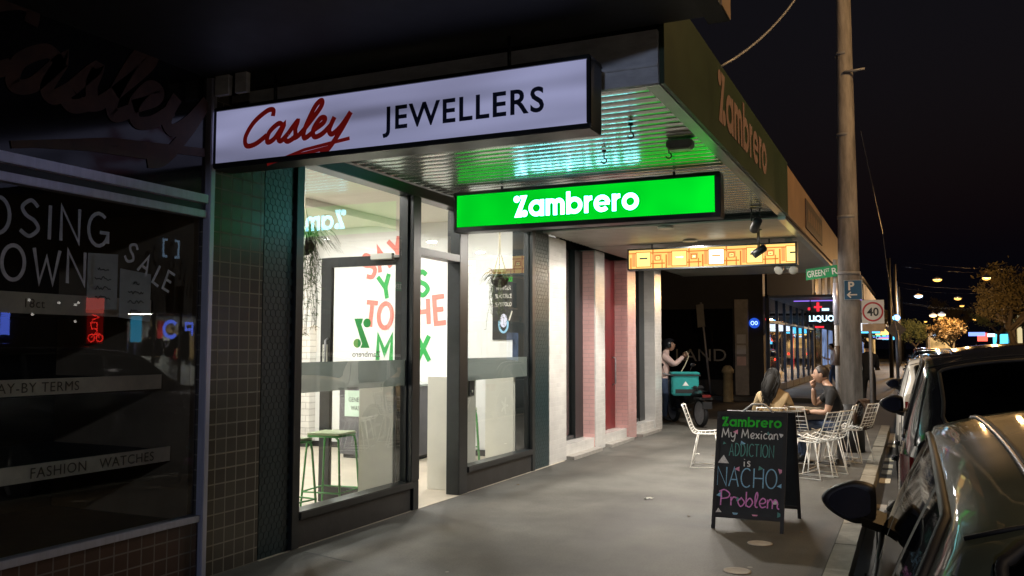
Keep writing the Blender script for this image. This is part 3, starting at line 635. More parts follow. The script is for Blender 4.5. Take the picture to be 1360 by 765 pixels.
# lit green sign
t = thing('hanging_sign', 'lit green restaurant lightbox sign with white letters under the slatted awning', 'sign', (-2.8, 7.8, 2.75), 0, 'lightbox signs hung across the footpath')
x0, x1, z0, z1, y0, y1 = -4.20, -1.515, 2.755, 3.165, 7.75, 7.93
m = MB().mat(M['black']); m.box(x0, x1, y0, y1, z0, z0 + .045); m.box(x0, x1, y0, y1, z1 - .035, z1); m.box(x0, x0 + .03, y0, y1, z0 + .045, z1 - .035); m.box(x1 - .05, x1, y0, y1, z0 + .045, z1 - .035); m.box(x0 + .03, x1 - .05, y0 + .03, y1 - .03, z0 + .045, z1 - .035); m.build('case', t, bevel=.005)
m = MB().mat(M['sign_g']); m.box(x0 + .031, x1 - .051, y0 + .010, y0 + .028, z0 + .046, z1 - .036); m.box(x0 + .031, x1 - .051, y1 - .028, y1 - .010, z0 + .046, z1 - .036); m.build('sign_face', t)
m = MB().mat(M['sign_w']); logo(m, Face((-3.53, y0 + .0085, 2.868), (1, 0, 0), (0, 0, 1)), 0, 0, .213); m.build('lettering', t); m = MB().mat(M['sign_w']); logo(m, Face((-2.2, y1 - .0085, 2.868), (-1, 0, 0), (0, 0, 1)), 0, 0, .213); m.build('lettering', t)
for x in (-3.7, -1.95): m = MB().mat(M['black']); m.tube([(x, 7.84, 3.16), (x, 7.84, 3.21)], .015); m.build('hanger_rod', t)

# lights inside the restaurant
for k, (x, y) in enumerate(((-5.55, 8.05), (-5.5, 10.15), (-7.6, 6.6), (-7.6, 8.6), (-7.6, 10.3), (-9.8, 7.6), (-9.8, 10.0), (-5.5, 6.3))):
    t = thing('downlight', 'round recessed downlight in the white restaurant ceiling', 'ceiling light', (x, y, 3.5), 0, 'downlights in the restaurant ceiling')
    m = MB().mat(M['panelw']); m.lathe((x, y, 3.484), [(.075, 0), (.105, .002), (.105, .014), (.075, .014)], 24); m.build('rim', t)
    add_light('AREA', 'lamp', (x, y, 3.482), 56, (1, .975, .925), t, .14)
# half height white panels just inside the glass
for x0, y0, y1, lb in ((-5.0, 7.28, 7.33, 'white half height panel behind the left window beside the green stools'), (-5.0, 8.63, 9.05, 'white half height panel standing beside the open doorway'), (-5.0, 10.10, 10.15, 'white half height panel at the far end of the right window')):
    t = thing('room_divider', lb, 'divider', ((x0 + FX) / 2, (y0 + y1) / 2, 0), 0, 'white half height panels inside the restaurant windows')
    m = MB().mat(M['panelw']); m.box(x0, FX - .10, y0, y1, .005, 1.26); m.build('panel', t, bevel=.004)
def stool(loc, rz, label):
    t = thing('bar_stool', label, 'stool', loc, rz, 'green metal stools')
    H = .74; m = MB().mat(M['seatwood']); m.box(-.18, .18, -.18, .18, H, H + .022); m.build('seat', t, world=False, bevel=.01)
    m = MB().mat(M['green']); m.tube([(-.165, -.165, H - .01), (.165, -.165, H - .01), (.165, .165, H - .01), (-.165, .165, H - .01), (-.165, -.165, H - .01)], .011, 8); m.build('seat_frame', t, world=False)
    for sx, sy in ((-1, -1), (1, -1), (1, 1), (-1, 1)):
        m = MB().mat(M['green']); m.tube([(sx * .13, sy * .16, H - .012), (sx * .165, sy * .165, H - .04), (sx * .175, sy * .17, H - .10), (sx * .215, sy * .205, .006)], .011, 8); m.build('leg', t, world=False)
    m = MB().mat(M['green']); z = .20; a = .203; m.tube([(-a, -a, z), (a, -a, z), (a, a, z), (-a, a, z), (-a, -a, z)], .008, 8); m.build('footrest', t, world=False)
    return t
st = stool((-5.22, 7.14, 0), .12, 'whole green metal bar stool in front of the open glass door')
for loc, rz, lb in (((-5.24, 6.46, 0), -.1, 'green metal bar stool half hidden behind the left window edge'), ((-5.65, 10.75, 0), .5, 'green metal bar stool seen through the right hand window')):
    c = copy_tree(st); c.location = loc; c.rotation_euler = (0, 0, rz); c['label'] = lb
t = thing('waste_station', 'charcoal waste cabinet with mint label under the painted wall words', 'cabinet', (-7, 11, 0))
m = MB().mat(M['cab']); m.box(-7.55, -6.36, 10.5, 11.50, .06, 1.03); m.mat(M['blackmat']); m.box(-7.5, -6.40, 10.54, 11.46, .004, .06); m.mat(M['counter']); m.box(-7.58, -6.34, 10.47, 11.52, 1.03, 1.06); m.build('body', t, bevel=.006)
m = MB().mat(M['lblgreen']); m.box(-7.45, -7.02, 10.49, 10.498, .60, .97); m.build('label_plate', t, bevel=.002)
m = MB().mat(M['ink']); Fc = Face((0, 10.4895, 0), (1, 0, 0), (0, 0, 1)); font_text(m, Fc, 'GENERAL', -7.38, .81, .062, width=.30, bold=.01); font_text(m, Fc, 'WASTE', -7.34, .69, .062, width=.22, bold=.01); m.build('lettering', t)
t = thing('power_outlet', 'small white power outlet low on the white back wall', 'outlet', (-8.33, 11.55, .25))
m = MB().mat(M['panelw']); m.box(-8.40, -8.26, 11.545, 11.557, .20, .29); m.mat(M['ink']); m.box(-8.375, -8.355, 11.543, 11.5455, .23, .26); m.box(-8.305, -8.285, 11.543, 11.5455, .23, .26); m.build('plate', t)
t = thing('poster', 'tall black poster with white and green words on the white wall', 'poster', (-5.42, 11.55, 1.7))
m = MB().mat(M['black']); m.box(-5.60, -5.24, 11.542, 11.556, 1.70, 2.74); m.build('sheet', t)
Fc = Face((0, 11.5415, 0), (1, 0, 0), (0, 0, 1)); m = MB().mat(M['lblgreen'])
m.mat(M['c_green']); font_text(m, Fc, 'SUPER', -5.57, 2.55, .065, width=.15, bold=.02); font_text(m, Fc, 'GOOD', -5.39, 2.55, .065, width=.13, bold=.02)
m.mat(M['panelw']); font_text(m, Fc, 'WITH OUR', -5.54, 2.43, .06, width=.24, bold=.02); font_text(m, Fc, 'BLACK RICE', -5.55, 2.31, .06, width=.26, bold=.02); font_text(m, Fc, 'SUPERFOOD', -5.55, 2.19, .06, width=.26, bold=.02)
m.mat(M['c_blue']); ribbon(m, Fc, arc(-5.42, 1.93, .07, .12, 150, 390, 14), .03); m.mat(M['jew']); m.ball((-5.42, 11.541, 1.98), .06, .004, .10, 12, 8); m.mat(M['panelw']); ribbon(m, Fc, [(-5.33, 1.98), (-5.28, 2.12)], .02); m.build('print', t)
t = thing('door_release', 'small dark door release plate on the white half height panel by the doorway', 'switch', (-4.59, 8.95, 1.08))
m = MB().mat(M['black']); m.box(-4.598, -4.585, 8.86, 8.98, 1.04, 1.21); m.mat(M['panelw']); m.lathe((-4.585, 8.92, 1.09), [(.018, 0), (.018, .006)], 12, Vector((1, 0, 0))); m.build('plate', t)

# hanging plants
def hang_plant(loc, label, n=120, sc=1.0, ztop=3.5):
    x, y, z = loc
    t = thing('hanging_plant', label, 'plant', loc, 0, 'hanging spider plants')
    m = MB().mat(M['blackpot']); m.lathe((x, y, z - .10), [(.05, 0), (.10, .04), (.12, .10), (.125, .13), (.11, .13), (.1, .09)], 18); m.build('basket', t)
    m = MB().mat(M['rope'])
    for a in (0, 120, 240): m.tube([(x + .12 * math.cos(R(a)), y + .12 * math.sin(R(a)), z + .02), (x + .015 * math.cos(R(a)), y + .015 * math.sin(R(a)), z + .36), (x, y, ztop)], .005, 4)
    m.build('cord', t)
    m = MB().mat(M['leaf'])
    for i in range(n):   # arching strap leaves
        a = random.uniform(0, 6.283); ln = random.uniform(.16, .34) * sc; up = random.uniform(.05, .2) * sc; w = random.uniform(.006, .011)
        d = Vector((math.cos(a), math.sin(a), 0)); p = Vector((x, y, z + .03)) + d * random.uniform(.0, .08); sd = Vector((-d.y, d.x, 0)); rows = []
        for k in range(6):
            u = k / 5; q = p + d * ln * u + Vector((0, 0, up * math.sin(u * 2.4) - ln * .5 * u * u)); ww = w * (1 - u) ** .6
            rows.append([q - sd * ww, q + sd * ww + Vector((0, 0, .003))])
        m.grid(rows)
    for i in range(int(n * .35)):   # trailing runners with tufts
        a = random.uniform(0, 6.283); p = Vector((x + .12 * math.cos(a), y + .12 * math.sin(a), z)); ln = random.uniform(.25, .85) * sc; pts = [p]
        for k in range(6): p = p + Vector((random.uniform(-.025, .025), random.uniform(-.025, .025), -ln / 6)); pts.append(p)
        m.tube(pts, .0022, 3)
        for q in pts[1:]:
            for j in range(3):
                dd = Vector((random.uniform(-1, 1), random.uniform(-1, 1), random.uniform(-.9, .3))).normalized() * random.uniform(.03, .06); s_ = dd.orthogonal().normalized() * .004
                m.poly([q - s_, q + s_, q + dd])
    m.build('foliage', t, recalc=False)
hang_plant((-5.20, 6.62, 2.56), 'spiky hanging plant trailing long runners beside the left window edge', 150, 1.0)
hang_plant((-5.06, 10.65, 2.50), 'trailing hanging plant partly behind the poster in the right window', 70, .8)

# ------------------------------------------------------------------ tiled shop next door
TS = thing('tiled_shop', 'white tiled shop with painted pink light and narrow dark windows beside the restaurant', 'building', (FX, 14, 0))
m = MB().mat(M['darkwall']); m.box(FX - .9, FX - .30, 11.72, 16.9, 0, 7.0); m.box(-12, FX - .31, 16.6, 16.88, 0, 7.0); m.box(FX - .31, FX - .02, 11.03, 16.9, 3.25, 7.0); m.build('wall', TS)
for y0, y1, mt in ((11.03, 11.68, 'pil'), (12.95, 13.41, 'pil'), (14.65, 15.15, 'pilpink'), (16.42, 16.9, 'pil')):
    m = MB().mat(M[mt]); m.box(FX - .295, FX + .008, y0, y1, .0, 3.12); m.build('pilaster', TS, bevel=.006)
M['pilside'] = tiles('tile_blush_light', (.74, .44, .41), (.68, .40, .38), (.56, .34, .32), .2, .065, .006, .2, .5, .35, 'XZ', coat=.2)  # pink light on the pilaster flanks put into the tile colour
for y in (12.95, 14.65):
    m = MB().mat(M['pilside']); m.box(FX - .29, FX - .012, y - .006, y - .001, .01, 3.11); m.build('pilaster_facing', TS, label='pilaster flank tiles with pink light painted in')
for y0, y1 in ((11.68, 12.95), (13.41, 14.65), (15.15, 16.42)):
    m = MB().mat(M['pil']); m.box(FX - .295, FX - .02, y0 + .002, y1 - .002, 0, .20); m.mat(M['concrete']); m.box(FX - .2, FX + .12, y0 + .01, y1 - .01, 0, .05); m.build('step', TS)
for k, (y0, y1) in enumerate(((11.69, 12.94), (15.16, 16.41))):
    m = MB().mat(M['black']); m.box(FX - .285, FX - .22, y0, y0 + .05, .202, 3.1); m.box(FX - .285, FX - .20, y1 - .34, y1, .202, 3.1); m.box(FX - .285, FX - .22, y0 + .05, y1 - .34, .202, .26); w = m.build('window', TS)
    m = MB().mat(M['glassdark']); m.poly([(FX - .255, y0 + .05, .26), (FX - .255, y1 - .34, .26), (FX - .255, y1 - .34, 3.1), (FX - .255, y0 + .05, 3.1)]); m.build('pane', w, recalc=False)
m = MB().mat(M['redcurt']); m.box(FX - .285, FX - .225, 13.42, 14.64, .202, 3.1); d = m.build('door', TS, label='dark red door between pilasters')
m = MB().mat(M['galv']); m.tube([(FX - .22, 14.5, .95), (FX - .17, 14.5, .97), (FX - .17, 14.5, 1.4), (FX - .22, 14.5, 1.42)], .014); m.build('handle', d)
m = MB().mat(M['soffit2']); y = 10.79
while y < 12.62:
    m.sm = True; m.grid([[Vector((FX + .01, y + .120 * u / 6, 3.142 - .009 * math.sin(math.pi * u / 6))), Vector((-1.421, y + .120 * u / 6, 3.142 - .009 * math.sin(math.pi * u / 6)))] for u in range(7)]); m.sm = False
    m.box(FX + .01, -1.421, y, y + .120, 3.1425, 3.16); y += .14
m.box(FX + .01, -1.421, 12.65, 18.8, 3.13, 3.16); m.build('soffit', TS, bevel=.005)
m = MB().mat(M['soffitgap']); m.box(FX, -1.42, 10.752, 18.8, 3.165, 3.20); m.mat(M['darkwall']); m.box(FX, -1.335, 10.755, 18.78, 3.21, 3.72); m.build('awning_roof', TS)
m = MB().mat(M['ftan']); m.box(-1.33, -1.30, 10.755, 18.8, 3.17, 3.77); m.box(FX, -1.331, 18.78, 18.81, 3.17, 3.77); m.mat(M['lipgreen']); m.box(-1.42, -1.332, 10.755, 18.78, 3.12, 3.165); m.build('fascia', TS, label='tan painted awning fascia')
m = MB().mat(M['brownj']); m.box(-1.2985, -1.285, 12.6, 15.0, 3.25, 3.66); m.build('fascia_panel', TS, label='dark signboard on the tan fascia')
m = MB().mat(M['ftan']); Fc = Face((-1.2845, 0, 0), (0, 1, 0), (0, 0, 1))
for k in range(6):
    y = 12.85 + k * .34; ribbon(m, Fc, SP([(y, 3.36), (y + .06, 3.54), (y + .14, 3.38), (y + .2, 3.54), (y + .26, 3.38)]), .035)
m.build('fascia_lettering', TS)

# lit patterned yellow sign
t = thing('hanging_sign', 'glowing yellow and orange geometric patterned lightbox beside the pink tinted pilasters', 'sign', (-2.6, 12.6, 2.75), 0, 'lightbox signs hung across the footpath')
x0, x1, z0, z1, y0, y1 = -3.86, -1.42, 2.745, 3.065, 12.6, 12.76
m = MB().mat(M['black']); m.box(x0, x1, y0, y1, z0, z0 + .022); m.box(x0, x1, y0, y1, z1 - .022, z1); m.box(x0, x0 + .022, y0, y1, z0 + .022, z1 - .022); m.box(x1 - .022, x1, y0, y1, z0 + .022, z1 - .022); m.box(x0 + .022, x1 - .022, y0 + .04, y1 - .03, z0 + .022, z1 - .022); m.build('case', t)
YE = em('sign_yellow_lit', (1.0, .62, .17), 1.35, .12); YB = em('sign_pale_yellow_lit', (1.0, .80, .25), 1.5, .2); OR = em('sign_orange_lit', (.80, .22, .045), 1.0); OP = em('sign_peach_lit', (.95, .42, .13), 1.1); WH = em('sign_white_panel_lit', (1.0, .93, .66), 2.4)
m = MB().mat(YE); m.box(x0 + .023, x1 - .023, y0 + .008, y0 + .038, z0 + .023, z1 - .023); m.build('sign_face', t)
m = MB(); Fc = Face((x0 + .023, y0 + .0075, z0 + .023), (1, 0, 0), (0, 0, 1)); Wd, Hd = x1 - x0 - .046, z1 - z0 - .046
def rect(a, b, c, e, mt, d):
    a, b = min(a, Wd), min(b, Wd)
    if b - a < .002: return
    m.mat(mt); poly2(m, Fc, [(a, c), (b, c), (b, e), (a, e)], d)
rs = random.Random(3); u = 0
k = 0
while u < Wd - .2:
    rect(u + .02, u + .04, 0.0, Hd * rs.uniform(.5, .9), OR, .0010); rect(u, min(u + .55, Wd), Hd * .80, Hd * .86, OR, .0014)
    rect(u + .05, u + .10, .03, Hd - .05, OP, .0005); rect(u + .36, u + .38, 0, Hd, OR, .0018); rect(u + .30, u + .55, Hd * .22, Hd * .28, OR, .0022)
    rect(u + .36, min(u + .50, Wd), Hd * .42, Hd * .74, OP, .0026); rect(u + .50, min(u + .515, Wd), .0, Hd * .45, OR, .0030)
    bx = u + .12; rect(bx - .012, bx + .222, Hd * .06, Hd * .90, OR, .0034); rect(bx, bx + .21, Hd * .10, Hd * .86, WH if k == 2 else YB, .0038); rect(bx + .045, bx + .165, Hd * .50, Hd * .58, M['ink'] if k != 2 else OP, .0042)
    sx_ = u + .40; rect(sx_, sx_ + .085, Hd * .40, Hd * .68, OR, .0046); rect(sx_ + .012, sx_ + .073, Hd * .45, Hd * .63, YB, .0050); rect(sx_ + .025, sx_ + .06, Hd * .52, Hd * .56, M['brownj'], .0054)
    u += .54; k += 1
m.build('pattern', t)
for x in (-3.5, -1.8): m = MB().mat(M['black']); m.tube([(x, 12.68, 3.06), (x, 12.68, 3.13)], .012); m.build('hanger_rod', t)

# awning fittings
for k, (x, y, z, e, lb) in enumerate(((-2.82, 10.86, 3.12, 130, 'bright round downlight in the soffit just behind the green sign'), (-2.85, 12.35, 3.12, 110, 'bright round downlight in the soffit just before the yellow sign'), (-2.85, 14.3, 3.12, 90, 'unseen downlight added behind the yellow sign'), (-2.85, 16.3, 3.12, 100, 'unseen downlight added near the lane corner'))):  # the two behind the yellow sign are unseen, added to brighten the rider
    t = thing('downlight', lb, 'ceiling light', (x, y, z), 0, 'downlights in the footpath awning')
    m = MB().mat(M['panelw']); m.lathe((x, y, z - .018), [(.075, 0), (.10, .002), (.10, .02), (.075, .02)], 24); m.build('rim', t)
    add_light('AREA', 'lamp', (x, y, z - .02), e, (1, .93, .84), t, .13)
for k, (x, y, z, rz, lb) in enumerate(((-1.60, 10.25, 3.00, .5, 'black cylinder spotlight on the soffit near the green sign'), (-1.78, 11.6, 2.84, 1.9, 'black cylinder spotlight hanging in front of the yellow sign'))):
    t = thing('spotlight', lb, 'spotlight', (x, y, z), rz, 'black spotlights under the awning')
    top = 3.205 - z if k == 0 else 3.125 - z
    m = MB().mat(M['black']); m.tube([(-.05, 0, .05), (-.05, 0, top)], .009, 6); m.tube([(.05, 0, .05), (.05, 0, top)], .009, 6); m.box(-.07, .07, -.03, .03, top - .012, top); m.build('stem', t, world=False)
    m = MB().mat(M['black']); d = Vector((.0, .8, -.55)); m.lathe((0, -.07, .05), [(.035, -.02), (.052, 0), (.052, .17), (.046, .17), (.04, .15)], 16, d); m.build('lamp_body', t, world=False)
for x, y, lb in ((-1.80, 5.98, 'small black hook on the soffit nearest the white end board'), (-1.72, 6.75, 'small black hook on the soffit beside the grey emergency light'), (-2.25, 6.72, 'small black hook on the soffit above the lit white letters')):
    t = thing('ceiling_hook', lb, 'hook', (x, y, 3.2), 0, 'black hooks in the slatted soffit')
    m = MB().mat(M['black']); m.lathe((x, y, 3.19), [(.02, 0), (.02, .016)], 12); m.tube([(x, y, 3.19), (x, y, 3.14)] + [(x + .022 * math.sin(R(a)), y, 3.118 + .022 * math.cos(R(a))) for a in range(0, 300, 30)], .006, 6); m.build('hook', t)
t = thing('emergency_light', 'small grey box light fixed to the slatted soffit', 'light fitting', (-1.60, 6.62, 3.15))
m = MB().mat(M['galv']); m.box(-1.70, -1.50, 6.58, 6.70, 3.14, 3.205); m.build('housing', t, bevel=.01)
m = MB().mat(M['panelw']); m.box(-1.68, -1.52, 6.60, 6.68, 3.128, 3.139); m.build('diffuser', t)
t = thing('security_light', 'white twin head security lamp beside the end of the yellow sign', 'light fitting', (-1.52, 12.8, 2.7))
m = MB().mat(M['panelw']); m.box(-1.60, -1.50, 12.77, 12.83, 2.70, 3.13)
m.build('bracket', t, bevel=.01)
for dx, yy in ((-.10, 12.70), (.06, 12.72)):
    m = MB().mat(M['panelw']); m.lathe((-1.56 + dx, yy + .07, 2.72), [(.02, -.02), (.05, 0), (.065, .08), (.06, .085)], 16, Vector((dx * 3, -.7, -.5))); m.build('lamp_head', t)

# ------------------------------------------------------------------ street poles and signs
t = thing('utility_pole', 'tall weathered utility pole with black painted base at the kerb', 'pole', (-.88, 14.5, 0))
m = MB().mat(M['pole']); m.tube([(-.88, 14.5, .72), (-.86, 14.5, 4), (-.84, 14.5, 10.5)], [.178, .145, .072], 20); m.build('shaft', t)
m = MB().mat(M['blackmat']); m.tube([(-.88, 14.5, 0), (-.88, 14.5, .73)], [.192, .184], 20); m.build('base', t, label='black painted foot of the pole')
m = MB().mat(M['galv']); m.tube([(-.86, 14.36, 5.9), (-.55, 14.36, 5.92)], .02, 8); m.build('bracket', t)
for z, r_ in ((2.72, .176), (3.6, .153), (4.9, .138), (6.2, .124)): m = MB().mat(M['galv']); m.tube([(-.868, 14.5, z), (-.868, 14.5, z + .05)], [r_, r_], 20); m.build('band', t)
t = thing('parking_sign', 'blue parking sign with white P and arrow on the utility pole', 'sign', (-.80, 14.3, 2.3))
SB = pm('sign_blue', (.02, .10, .22), .4, var=.08); SW = pm('sign_white', (.75, .75, .72), .4, var=.05); SG = pm('sign_green_paint', (.02, .28, .10), .4, var=.1); SR = pm('sign_red_paint', (.5, .03, .03), .4, var=.05); SO = pm('sign_backing_tan', (.45, .32, .2), .6, var=.2)
m = MB().mat(SW); m.box(-.925, -.665, 14.285, 14.30, 2.325, 2.625); m.mat(SB); m.box(-.92, -.672, 14.278, 14.2845, 2.33, 2.62); m.build('plate', t)
m = MB().mat(SW); Fc = Face((0, 14.2775, 0), (1, 0, 0), (0, 0, 1)); font_text(m, Fc, 'P', -.865, 2.475, .125, bold=.03); ribbon(m, Fc, [(-.87, 2.40), (-.74, 2.40)], .02); ribbon(m, Fc, [(-.83, 2.445), (-.875, 2.40), (-.83, 2.355)], .02); m.build('lettering', t)
t = thing('speed_sign', 'white speed sign with 40 in a red ring', 'sign', (-.74, 20, 0))
m = MB().mat(M['galv']); m.tube([(-.80, 20.03, -.12), (-.80, 20.03, 2.6)], .035, 10); m.build('post', t)
m = MB().mat(SW); m.box(-.955, -.515, 19.985, 19.995, 2.10, 2.60); m.mat(SO); m.box(-.955, -.515, 19.985, 19.995, 1.93, 2.095); m.build('plate', t)
m = MB().mat(SR); Fc = Face((0, 19.9845, 0), (1, 0, 0), (0, 0, 1)); ribbon(m, Fc, arc(-.735, 2.35, .19, .19, 0, 360, 32), .036); m.mat(M['ink']); font_text(m, Fc, '40', -.85, 2.265, .17, width=.23, bold=.02); m.build('lettering', t)
t = thing('street_sign', 'thin grey post with green GREEN ST name blade', 'sign', (-.93, 12.7, 0))
m = MB().mat(M['galv']); m.tube([(-.93, 12.7, 0), (-.93, 12.7, 2.80)], .031, 12); m.build('post', t)
m = MB().mat(M['blackmat']); m.lathe((-.93, 12.7, 0), [(.13, 0), (.13, .015), (.06, .03), (.05, .08), (.04, .09)], 20); m.build('base_plate', t)
m = MB().mat(M['steel']); m.tube([(-.93, 12.7, 1.9), (-.93, 12.7, 2.15), (-.93, 12.7, 2.48)], [.036, .045, .036], 12); m.mat(M['brownj']); m.tube([(-.93, 12.7, 1.35), (-.93, 12.7, 1.62)], .036, 12); m.build('wrapping', t, label='silver and brown wrap round the post')
m = MB().mat(SG); m.prism([(-1.31, 12.66, 2.525), (-.90, 12.66, 2.57), (-.90, 12.66, 2.725), (-1.31, 12.66, 2.68)], (0, .012, 0)); m.build('name_blade', t)
m = MB().mat(SW); Fc = Face((-1.29, 12.6595, 2.56), (.41, 0, .045), (-.045, 0, .41)); font_text(m, Fc, 'GREEN', 0.0, 0.0, .088, width=.235, bold=.01); font_text(m, Fc, 'ST', .245, .045, .045, width=.05, bold=.01); font_text(m, Fc, 'R', .325, .0, .088, bold=.01); m.build('lettering', t)
t = thing('overhead_cable', 'thin cable sagging from the green fascia up to the pole', 'cable', (-1.3, 6.8, 3.8))
m = MB().mat(M['galv']); m.tube([(-1.31 + .46 * u, 6.75 + 7.7 * u, 3.78 + 4.9 * u - 1.6 * u * (1 - u)) for u in [k / 16 for k in range(17)]], .012, 5); m.build('cable', t)

# ------------------------------------------------------------------ chalkboard
t = thing('chalkboard_sign', 'black A-frame chalkboard with coloured handwriting standing on the footpath', 'sign', (-1.34, 8.1, 0))
# leaning leaf: local plane built in world space
A0 = Vector((-1.66, 7.87, .0)); right = Vector((.995, .02, .0)).normalized(); lean = Vector((.02, .26, 1.0)).normalized(); nrm = right.cross(lean).normalized()
def bd(u, v, d=0): return A0 + right * u + lean * v + nrm * d
WB, HB = .615, 1.045
m = MB().mat(M['chalk']); m.prism([bd(.025, .10), bd(WB - .025, .10), bd(WB - .025, HB - .02), bd(.025, HB - .02)], -nrm * .012); fb = m.build('front_board', t)
m = MB().mat(M['awood'])
for u0, u1, v0, v1 in ((0, .03, 0, HB), (WB - .03, WB, 0, HB), (.03, WB - .03, HB - .035, HB), (.03, WB - .03, .10, .13)): m.prism([bd(u0, v0, .006), bd(u1, v0, .006), bd(u1, v1, .006), bd(u0, v1, .006)], -nrm * .03)
m.build('front_frame', t, bevel=.003)
B0 = Vector((-1.60, 8.66, 0)); lean2 = Vector((.0, -.27, 1.0)).normalized(); n2 = right.cross(lean2).normalized()
def rb(u, v, d=0): return B0 + right * u + lean2 * v + n2 * d
m = MB().mat(M['awood']); 
for u0, u1, v0, v1 in ((0, .03, 0, HB), (WB - .03, WB, 0, HB), (.03, WB - .03, HB - .035, HB), (.03, WB - .03, .10, .13)): m.prism([rb(u0, v0, 0), rb(u1, v0, 0), rb(u1, v1, 0), rb(u0, v1, 0)], n2 * .03)
m.build('rear_frame', t); m = MB().mat(M['chalk']); m.prism([rb(.031, .131, .01), rb(WB - .031, .131, .01), rb(WB - .031, HB - .036, .01), rb(.031, HB - .036, .01)], n2 * .01); m.build('rear_board', t)
m = MB().mat(M['wire']); hc = bd(WB / 2 + .05, HB, -.02); m.tube([hc + right * a + Vector((0, 0, b)) for a, b in ((-.14, 0), (-.10, .035), (-.05, .075), (.05, .08), (.09, .05), (.13, 0))], .009, 8); m.build('handle', t)
Fc = Face(bd(0, 0, .0005), right, lean); m = MB()
m.mat(M['c_green']); logo(m, Fc, .045, .908, .088)
m.mat(M['c_white']); stroke_text(m, Fc, 'My', .05, .805, .085, .0095, .10, .03); stroke_text(m, Fc, 'Mexican', .225, .805, .082, .0095, .13, .03)
m.mat(M['c_teal']); stroke_text(m, Fc, 'ADDICTION', .125, .645, .108, .0085, .12, .02, xs=.58)
m.mat(M['c_white']); stroke_text(m, Fc, 'is', .255, .555, .075, .010, .25, .02)
m.mat(M['c_blue']); stroke_text(m, Fc, 'NACHO', .030, .375, .165, .0105, .15, .02, xs=.80)
m.mat(M['c_pink']); stroke_text(m, Fc, 'Problem', .065, .205, .130, .0115, .07, .02, xs=1.08)
for u, v, s, rt, c in ((.175, .86, .03, -.5, 'c_rose'), (.455, .855, .024, 0, 'c_teal'), (.57, .845, .028, .9, 'c_white'), (.235, .76, .03, .4, 'c_blue'), (.075, .755, .018, .3, 'c_teal'), (.075, .60, .058, 0, 'c_white'), (.205, .53, .03, -.5, 'c_rose'), (.40, .545, .028, .4, 'c_teal'), (.575, .53, .034, .8, 'c_rose'), (.575, .40, .03, -.4, 'c_blue'), (.06, .295, .034, -.3, 'c_blue'), (.22, .265, .028, .4, 'c_teal'), (.54, .255, .03, .1, 'c_white'), (.055, .155, .03, .1, 'c_white'), (.20, .135, .03, 1.0, 'c_blue'), (.37, .13, .03, 1.05, 'c_rose'), (.575, .155, .032, .5, 'c_teal')):
    m.mat(M[c]); poly2(m, Fc, [(u + s * math.cos(a + rt), v + s * .85 * math.sin(a + rt)) for a in (R(90), R(210), R(330))], .0012)
m.build('chalk_writing', t, label='coloured chalk words and little triangles')

# ------------------------------------------------------------------ tables and wire chairs
def make_table(loc, rz, label):
    t = thing('cafe_table', label, 'table', loc, rz)
    m = MB().mat(M['tablewood']); 
    for k in range(5): m.box(-.36, .36, -.36 + k * .145, -.36 + k * .145 + .139, .715, .745)
    m.build('table_top', t, world=False, bevel=.004)
    m = MB().mat(M['blackmat']); m.box(-.34, .34, -.34, .34, .68, .714); m.build('apron', t, world=False)
    m = MB().mat(M['blackmat']); m.cyl((0, 0, .03), .035, .65, n=14); m.lathe((0, 0, 0), [(.22, 0), (.22, .015), (.06, .04), (.04, .05)], 22); m.build('pedestal', t, world=False)
    return t
make_table((-1.50, 12.92, 0), -.55, 'square timber cafe table between the seated couple')
def make_chair():
    t = thing('wire_chair', 'x', 'chair', (0, 0, 0), 0, 'white wire chairs round the cafe table')
    prof = SP([(.235, .455), (.12, .432), (-.04, .428), (-.15, .452), (-.205, .53), (-.255, .65), (-.32, .815)], 4)
    hw = lambda v: .235 - .045 * v
    def P(u, v):   # u -1..1 across, v 0..1 along
        x = v * (len(prof) - 1); i = min(int(x), len(prof) - 2); f = x - i; y = prof[i][0] * (1 - f) + prof[i + 1][0] * f; z = prof[i][1] * (1 - f) + prof[i + 1][1] * f
        return Vector((u * hw(v), y + .05 * max(0, v - .45) * u * u, z + .045 * u * u * max(0, 1 - 1.5 * v) + .0))
    m = MB().mat(M['wire']); nv = 26
    for k in range(5): u = -1 + k / 2; m.tube([P(u, j / nv) for j in range(nv + 1)], .0022 if 0 < k < 4 else .0075, 5)
    for k in range(17): v = k / 16; m.tube([P(-1 + j / 5, v) for j in range(11)], .0042 if 0 < k < 16 else .0075, 5)
    m.build('seat_shell', t, world=False)
    for s in (-1, 1):
        m = MB().mat(M['wire']); m.tube([(s * .15, .13, .445), (s * .20, .20, .04), (s * .205, .215, .009), (s * .205, -.20, .009), (s * .20, -.185, .04), (s * .15, -.10, .445)], .0068, 6); m.build('leg', t, world=False)
    m = MB().mat(M['wire']); m.tube([(-.15, .13, .44), (.15, .13, .44)], .006, 6); m.tube([(-.15, -.10, .44), (.15, -.10, .44)], .006, 6); m.tube([(-.204, .205, .02), (.204, .205, .02)], .006, 6); m.build('brace', t, world=False)
    return t
ch0 = make_chair()
CH = [((-2.55, 11.85, 0), R(-82), 'lone white wire chair left of the chalkboard facing the street'),
      ((-1.70, 12.02, 0), R(6), 'white wire chair under the woman in the tan shirt'),
      ((-1.43, 12.35, 0), R(-12), 'empty white wire chair just right of the woman in tan'),
      ((-1.13, 11.42, 0), R(66), 'front white wire chair right of the chalkboard'),
      ((-1.03, 11.72, 0), R(70), 'white wire chair tucked close behind the front chair by the thin post'),
      ((-1.02, 12.75, 0), R(88), 'white wire chair the man in black sits on'),
      ((-.78, 13.30, 0), R(70), 'white wire chair standing against the utility pole'),
      ((-.95, 13.45, 0), R(80), 'white wire chair draped with a brown jacket')]
